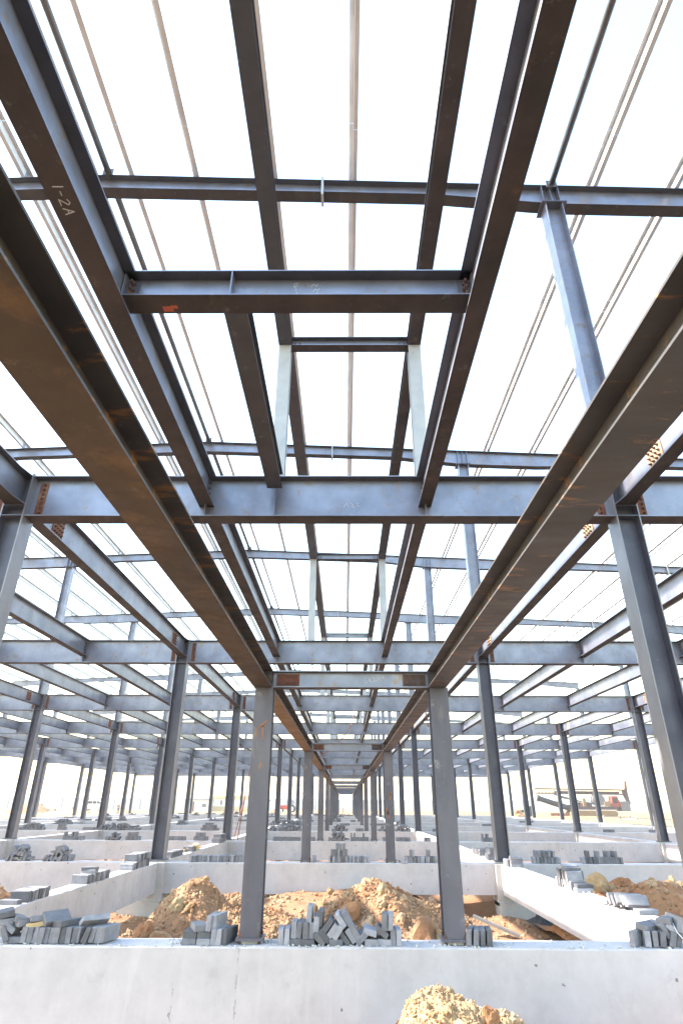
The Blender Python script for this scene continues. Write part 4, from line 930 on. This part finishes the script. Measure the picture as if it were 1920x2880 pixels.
ob('loader_arm', MB().tube([(-.6, -.5, 1.2), (-1.9, -.5, 1.3), (-2.4, -.5, .5)], .09, 6).tube([(-.6, .5, 1.2), (-1.9, .5, 1.3), (-2.4, .5, .5)], .09, 6).box((-2.5, 0, .4), (.3, 1.3, .5)).mesh('loader_arm', ('red_paint',)), tr)
# site sheds
sh = empty('tan_shed', (-25.2, 146, hgt(-25.2, 146)-.1)); tag(sh, 'low tan site hut with a narrow dark window behind the left columns', 'hut')
ob('wall', MB().box((0, 0, 1.3), (8.2, 4, 2.6)).mesh('wall', ('pale_wall',)), sh); ob('roof', MB().prism([(-4.4, 2.55), (4.4, 2.55), (4.3, 3.1), (-4.3, 3.1)], 1, -2.3, 2.3).mesh('roof', ('tan_wall',)), sh)
ob('window', MB().box((-2.0, -2.02, 1.75), (.32, .06, .85)).mesh('window', ('door_brown',)), sh); ob('door', MB().box((2.9, -2.02, 1.05), (.9, .06, 2.1)).mesh('door', ('blue_sheet',)), sh)
ob('plinth', MB().box((0, -2.06, .5), (8.3, .06, 1.0)).mesh('plinth', ('tan_wall',)), sh)
s2 = empty('white_shed', (-31.3, 142, hgt(-31.3, 142)-.1)); tag(s2, 'small whitewashed hut with an open dark door beside the tan hut', 'hut')
ob('wall', MB().box((0, 0, 1.15), (4.6, 3, 2.3)).mesh('wall', ('pale_wall',)), s2); ob('roof', MB().box((0, 0, 2.38), (4.9, 3.4, .16)).mesh('roof', ('fence_post',)), s2); ob('door', MB().box((-1.4, -1.52, 1.05), (.85, .06, 2.0)).mesh('door', ('door_brown',)), s2)
ob('window', MB().box((1.1, -1.52, 1.3), (.9, .05, .7)).mesh('window', ('rig_grey',)), s2)
bs = empty('blue_cabin', (-17.2, 138, hgt(-17.2, 138)-.1)); tag(bs, 'pale blue sheeted cabin right of the tan hut', 'hut')
ob('wall', MB().box((0, 0, 1.1), (2.6, 2.4, 2.2)).mesh('wall', ('blue_sheet',)), bs); ob('roof', MB().box((0, 0, 2.26), (2.9, 2.7, .12)).mesh('roof', ('rig_brown',)), bs)
bb = empty('billboard', (-69, 168, hgt(-69, 168))); tag(bb, 'faded pale blue billboard on one post above the far left fence', 'billboard')
ob('board', MB().box((0, 0, 4.9), (3.6, .2, 1.15)).mesh('board', ('sign_blue',)), bb); ob('pole', MB().tube([(0, 0, 0), (0, 0, 4.4)], .14, 8).mesh('pole', ('fence_post',)), bb)
# pale scaffold lattice behind the walkway
sc_ = MB()
for i in range(9):
    sc_.tube([(i*1.9, 0, 0), (i*1.9, 0, 9.5)], .05, 6); sc_.tube([(i*1.9, 1.3, 0), (i*1.9, 1.3, 9.5)], .05, 6)
for k in range(1, 6):
    for d in (0, 1.3): sc_.tube([(0, d, k*1.85), (15.2, d, k*1.85)], .045, 6)
    sc_.box((7.6, .65, k*1.85+.05), (15.2, 1.2, .05))
for i in range(4): sc_.tube([(i*3.8, 0, 0), (i*3.8+3.8, 0, 7.4)], .04, 6)
tag(ob('scaffold', sc_.mesh('scaffold', ('scaffold',)), None, (-17.5, 155, hgt(-17, 155))), 'pale tube scaffold standing far behind the left walkway posts', 'scaffold')
for i, (x, y, h) in enumerate(((-.6, 150, 8.5), (2.1, 150, 8.5), (-33, 165, 9))):
    m = MB(); m.tube([(0, 0, 0), (0, 0, h)], .09, 8); m.box((0, 0, h-.5), (1.3, .1, .1)); o = ob('utility_pole', m.mesh('utility_pole', ('scaffold',)), None, (x, y, hgt(x, y)))
    tag(o, ('thin pale pole at the end of the walkway, left one', 'thin pale pole at the end of the walkway, right one', 'thin pole standing far left behind the fence')[i], 'pole')
# low railings and debris at right
m = MB()
for i in range(5): m.box((i*1.35, 0, .5), (.07, .07, 1.0))
for k in (.45, .9): m.box((2.7, .0, k), (5.5, .05, .06))
tag(ob('timber_railing', m.mesh('timber_railing', ('scaffold',)), None, (19.6, 50.5, -1.65), (0, R(2), R(8))), 'light timber railing standing on the ground at the right', 'railing')

# ------------------------------------------------------------------ people
def person(name, joints, bones, loc, rotz, label, mats, clothes):
    """one continuous skinned figure; trouser, shirt and hair meshes follow it"""
    def skin(nm, js, bs, mat, parent=None, sub=1):
        me = bpy.data.meshes.new(nm); keys = [k for k in joints if k in js]
        me.from_pydata([js[k][0] for k in keys], [(keys.index(a), keys.index(b_)) for a, b_ in bs], [])
        o = ob(nm, me, parent)
        md = o.modifiers.new('s', 'SKIN'); sk = me.skin_vertices[0].data if me.skin_vertices else None
        if sk is None:
            me.attributes.new('tmp', 'FLOAT', 'POINT'); 
        for i, k in enumerate(keys):
            o.data.skin_vertices[0].data[i].radius = (js[k][1], js[k][1]*js[k][2] if len(js[k]) > 2 else js[k][1])
        o.data.skin_vertices[0].data[0].use_root = True
        o.modifiers.new('d', 'SUBSURF').levels = sub; o.modifiers[-1].render_levels = sub
        dg = bpy.context.evaluated_depsgraph_get(); dg.update()
        m2 = bpy.data.meshes.new_from_object(o.evaluated_get(dg)); o.modifiers.clear(); o.data = m2
        m2.materials.clear(); m2.materials.append(M[mat])
        for p in m2.polygons: p.use_smooth = True
        return o
    b = skin(name, joints, bones, mats); b.location = loc; b.rotation_euler = (0, 0, rotz); tag(b, label, 'person')
    for nm, keys, grow, mat in clothes:
        js = {k: (joints[k][0], joints[k][1]*grow+.012) + tuple(joints[k][2:]) for k in keys}
        skin(nm, js, [e for e in bones if e[0] in js and e[1] in js], mat, b)
    return b
def stand(arm=.0, stride=.1):
    J = {'hip': ((0, 0, .93), .13, .75), 'waist': ((0, 0, 1.08), .125, .75), 'chest': ((0, 0, 1.30), .15, .7), 'neck': ((0, 0, 1.47), .055), 'head': ((0, -.02, 1.57), .085), 'crown': ((0, 0, 1.68), .075)}
    B = [('hip', 'waist'), ('waist', 'chest'), ('chest', 'neck'), ('neck', 'head'), ('head', 'crown')]
    for s, n in ((-1, 'l'), (1, 'r')):
        f = s*stride
        J.update({n+'thigh': ((s*.09, 0, .85), .085), n+'knee': ((s*.10, -f*.6, .48), .058), n+'ankle': ((s*.10, f*.4-.0, .09), .042), n+'toe': ((s*.11, f*.4-.17, .04), .035)})
        J.update({n+'sh': ((s*.19, 0, 1.39), .055), n+'elb': ((s*.24, .02, 1.12), .042), n+'wri': ((s*.23, -.10-arm*s, .90), .032), n+'hand': ((s*.22, -.13-arm*s, .82), .036)})
        B += [('hip', n+'thigh'), (n+'thigh', n+'knee'), (n+'knee', n+'ankle'), (n+'ankle', n+'toe'), ('chest', n+'sh'), (n+'sh', n+'elb'), (n+'elb', n+'wri'), (n+'wri', n+'hand')]
    return J, B
TR = ['hip', 'lthigh', 'lknee', 'lankle', 'rthigh', 'rknee', 'rankle']; SH = ['waist', 'chest', 'lsh', 'lelb', 'rsh', 'relb', 'lwri', 'rwri']
J, B = stand(.03, .16); person('person', J, B, (-37.9, 110, hgt(-37.9, 110)), R(70), 'person in dark jacket and trousers standing beside a far left column', 'skin', [('trousers', TR, 1.08, 'grey_cloth'), ('jacket', SH, 1.1, 'dark_cloth'), ('hair', ['head', 'crown'], 1.02, 'hair')])
J, B = stand(.1, .2); person('person', J, B, (-.45, 128, hgt(-.45, 128)), R(-60), 'person in yellow top and dark trousers walking at the end of the walkway', 'skin', [('trousers', TR, 1.08, 'red_cloth'), ('jacket', SH, 1.1, 'yellow_cloth'), ('hair', ['head', 'crown'], 1.02, 'hair')])
# ------------------------------------------------------------------ dusty air
hz = bpy.data.materials.new('haze'); hz.use_nodes = True; t = hz.node_tree; t.nodes.clear()
out = t.nodes.new('ShaderNodeOutputMaterial'); pv = t.nodes.new('ShaderNodeVolumePrincipled')
pv.inputs['Color'].default_value = (0.93, 0.95, 1.0, 1); pv.inputs['Density'].default_value = HAZE; pv.inputs['Anisotropy'].default_value = 0.2
t.links.new(pv.outputs[0], out.inputs['Volume'])
m = MB().box((0, 700, 4.5), (1960, 1640, 15.2)); hm = bpy.data.meshes.new('haze'); hm.from_pydata(m.v, [], m.f); hm.materials.append(hz)
tag(ob('haze', hm), None, None, None, 'stuff')
SC.cycles.volume_bounces = 0
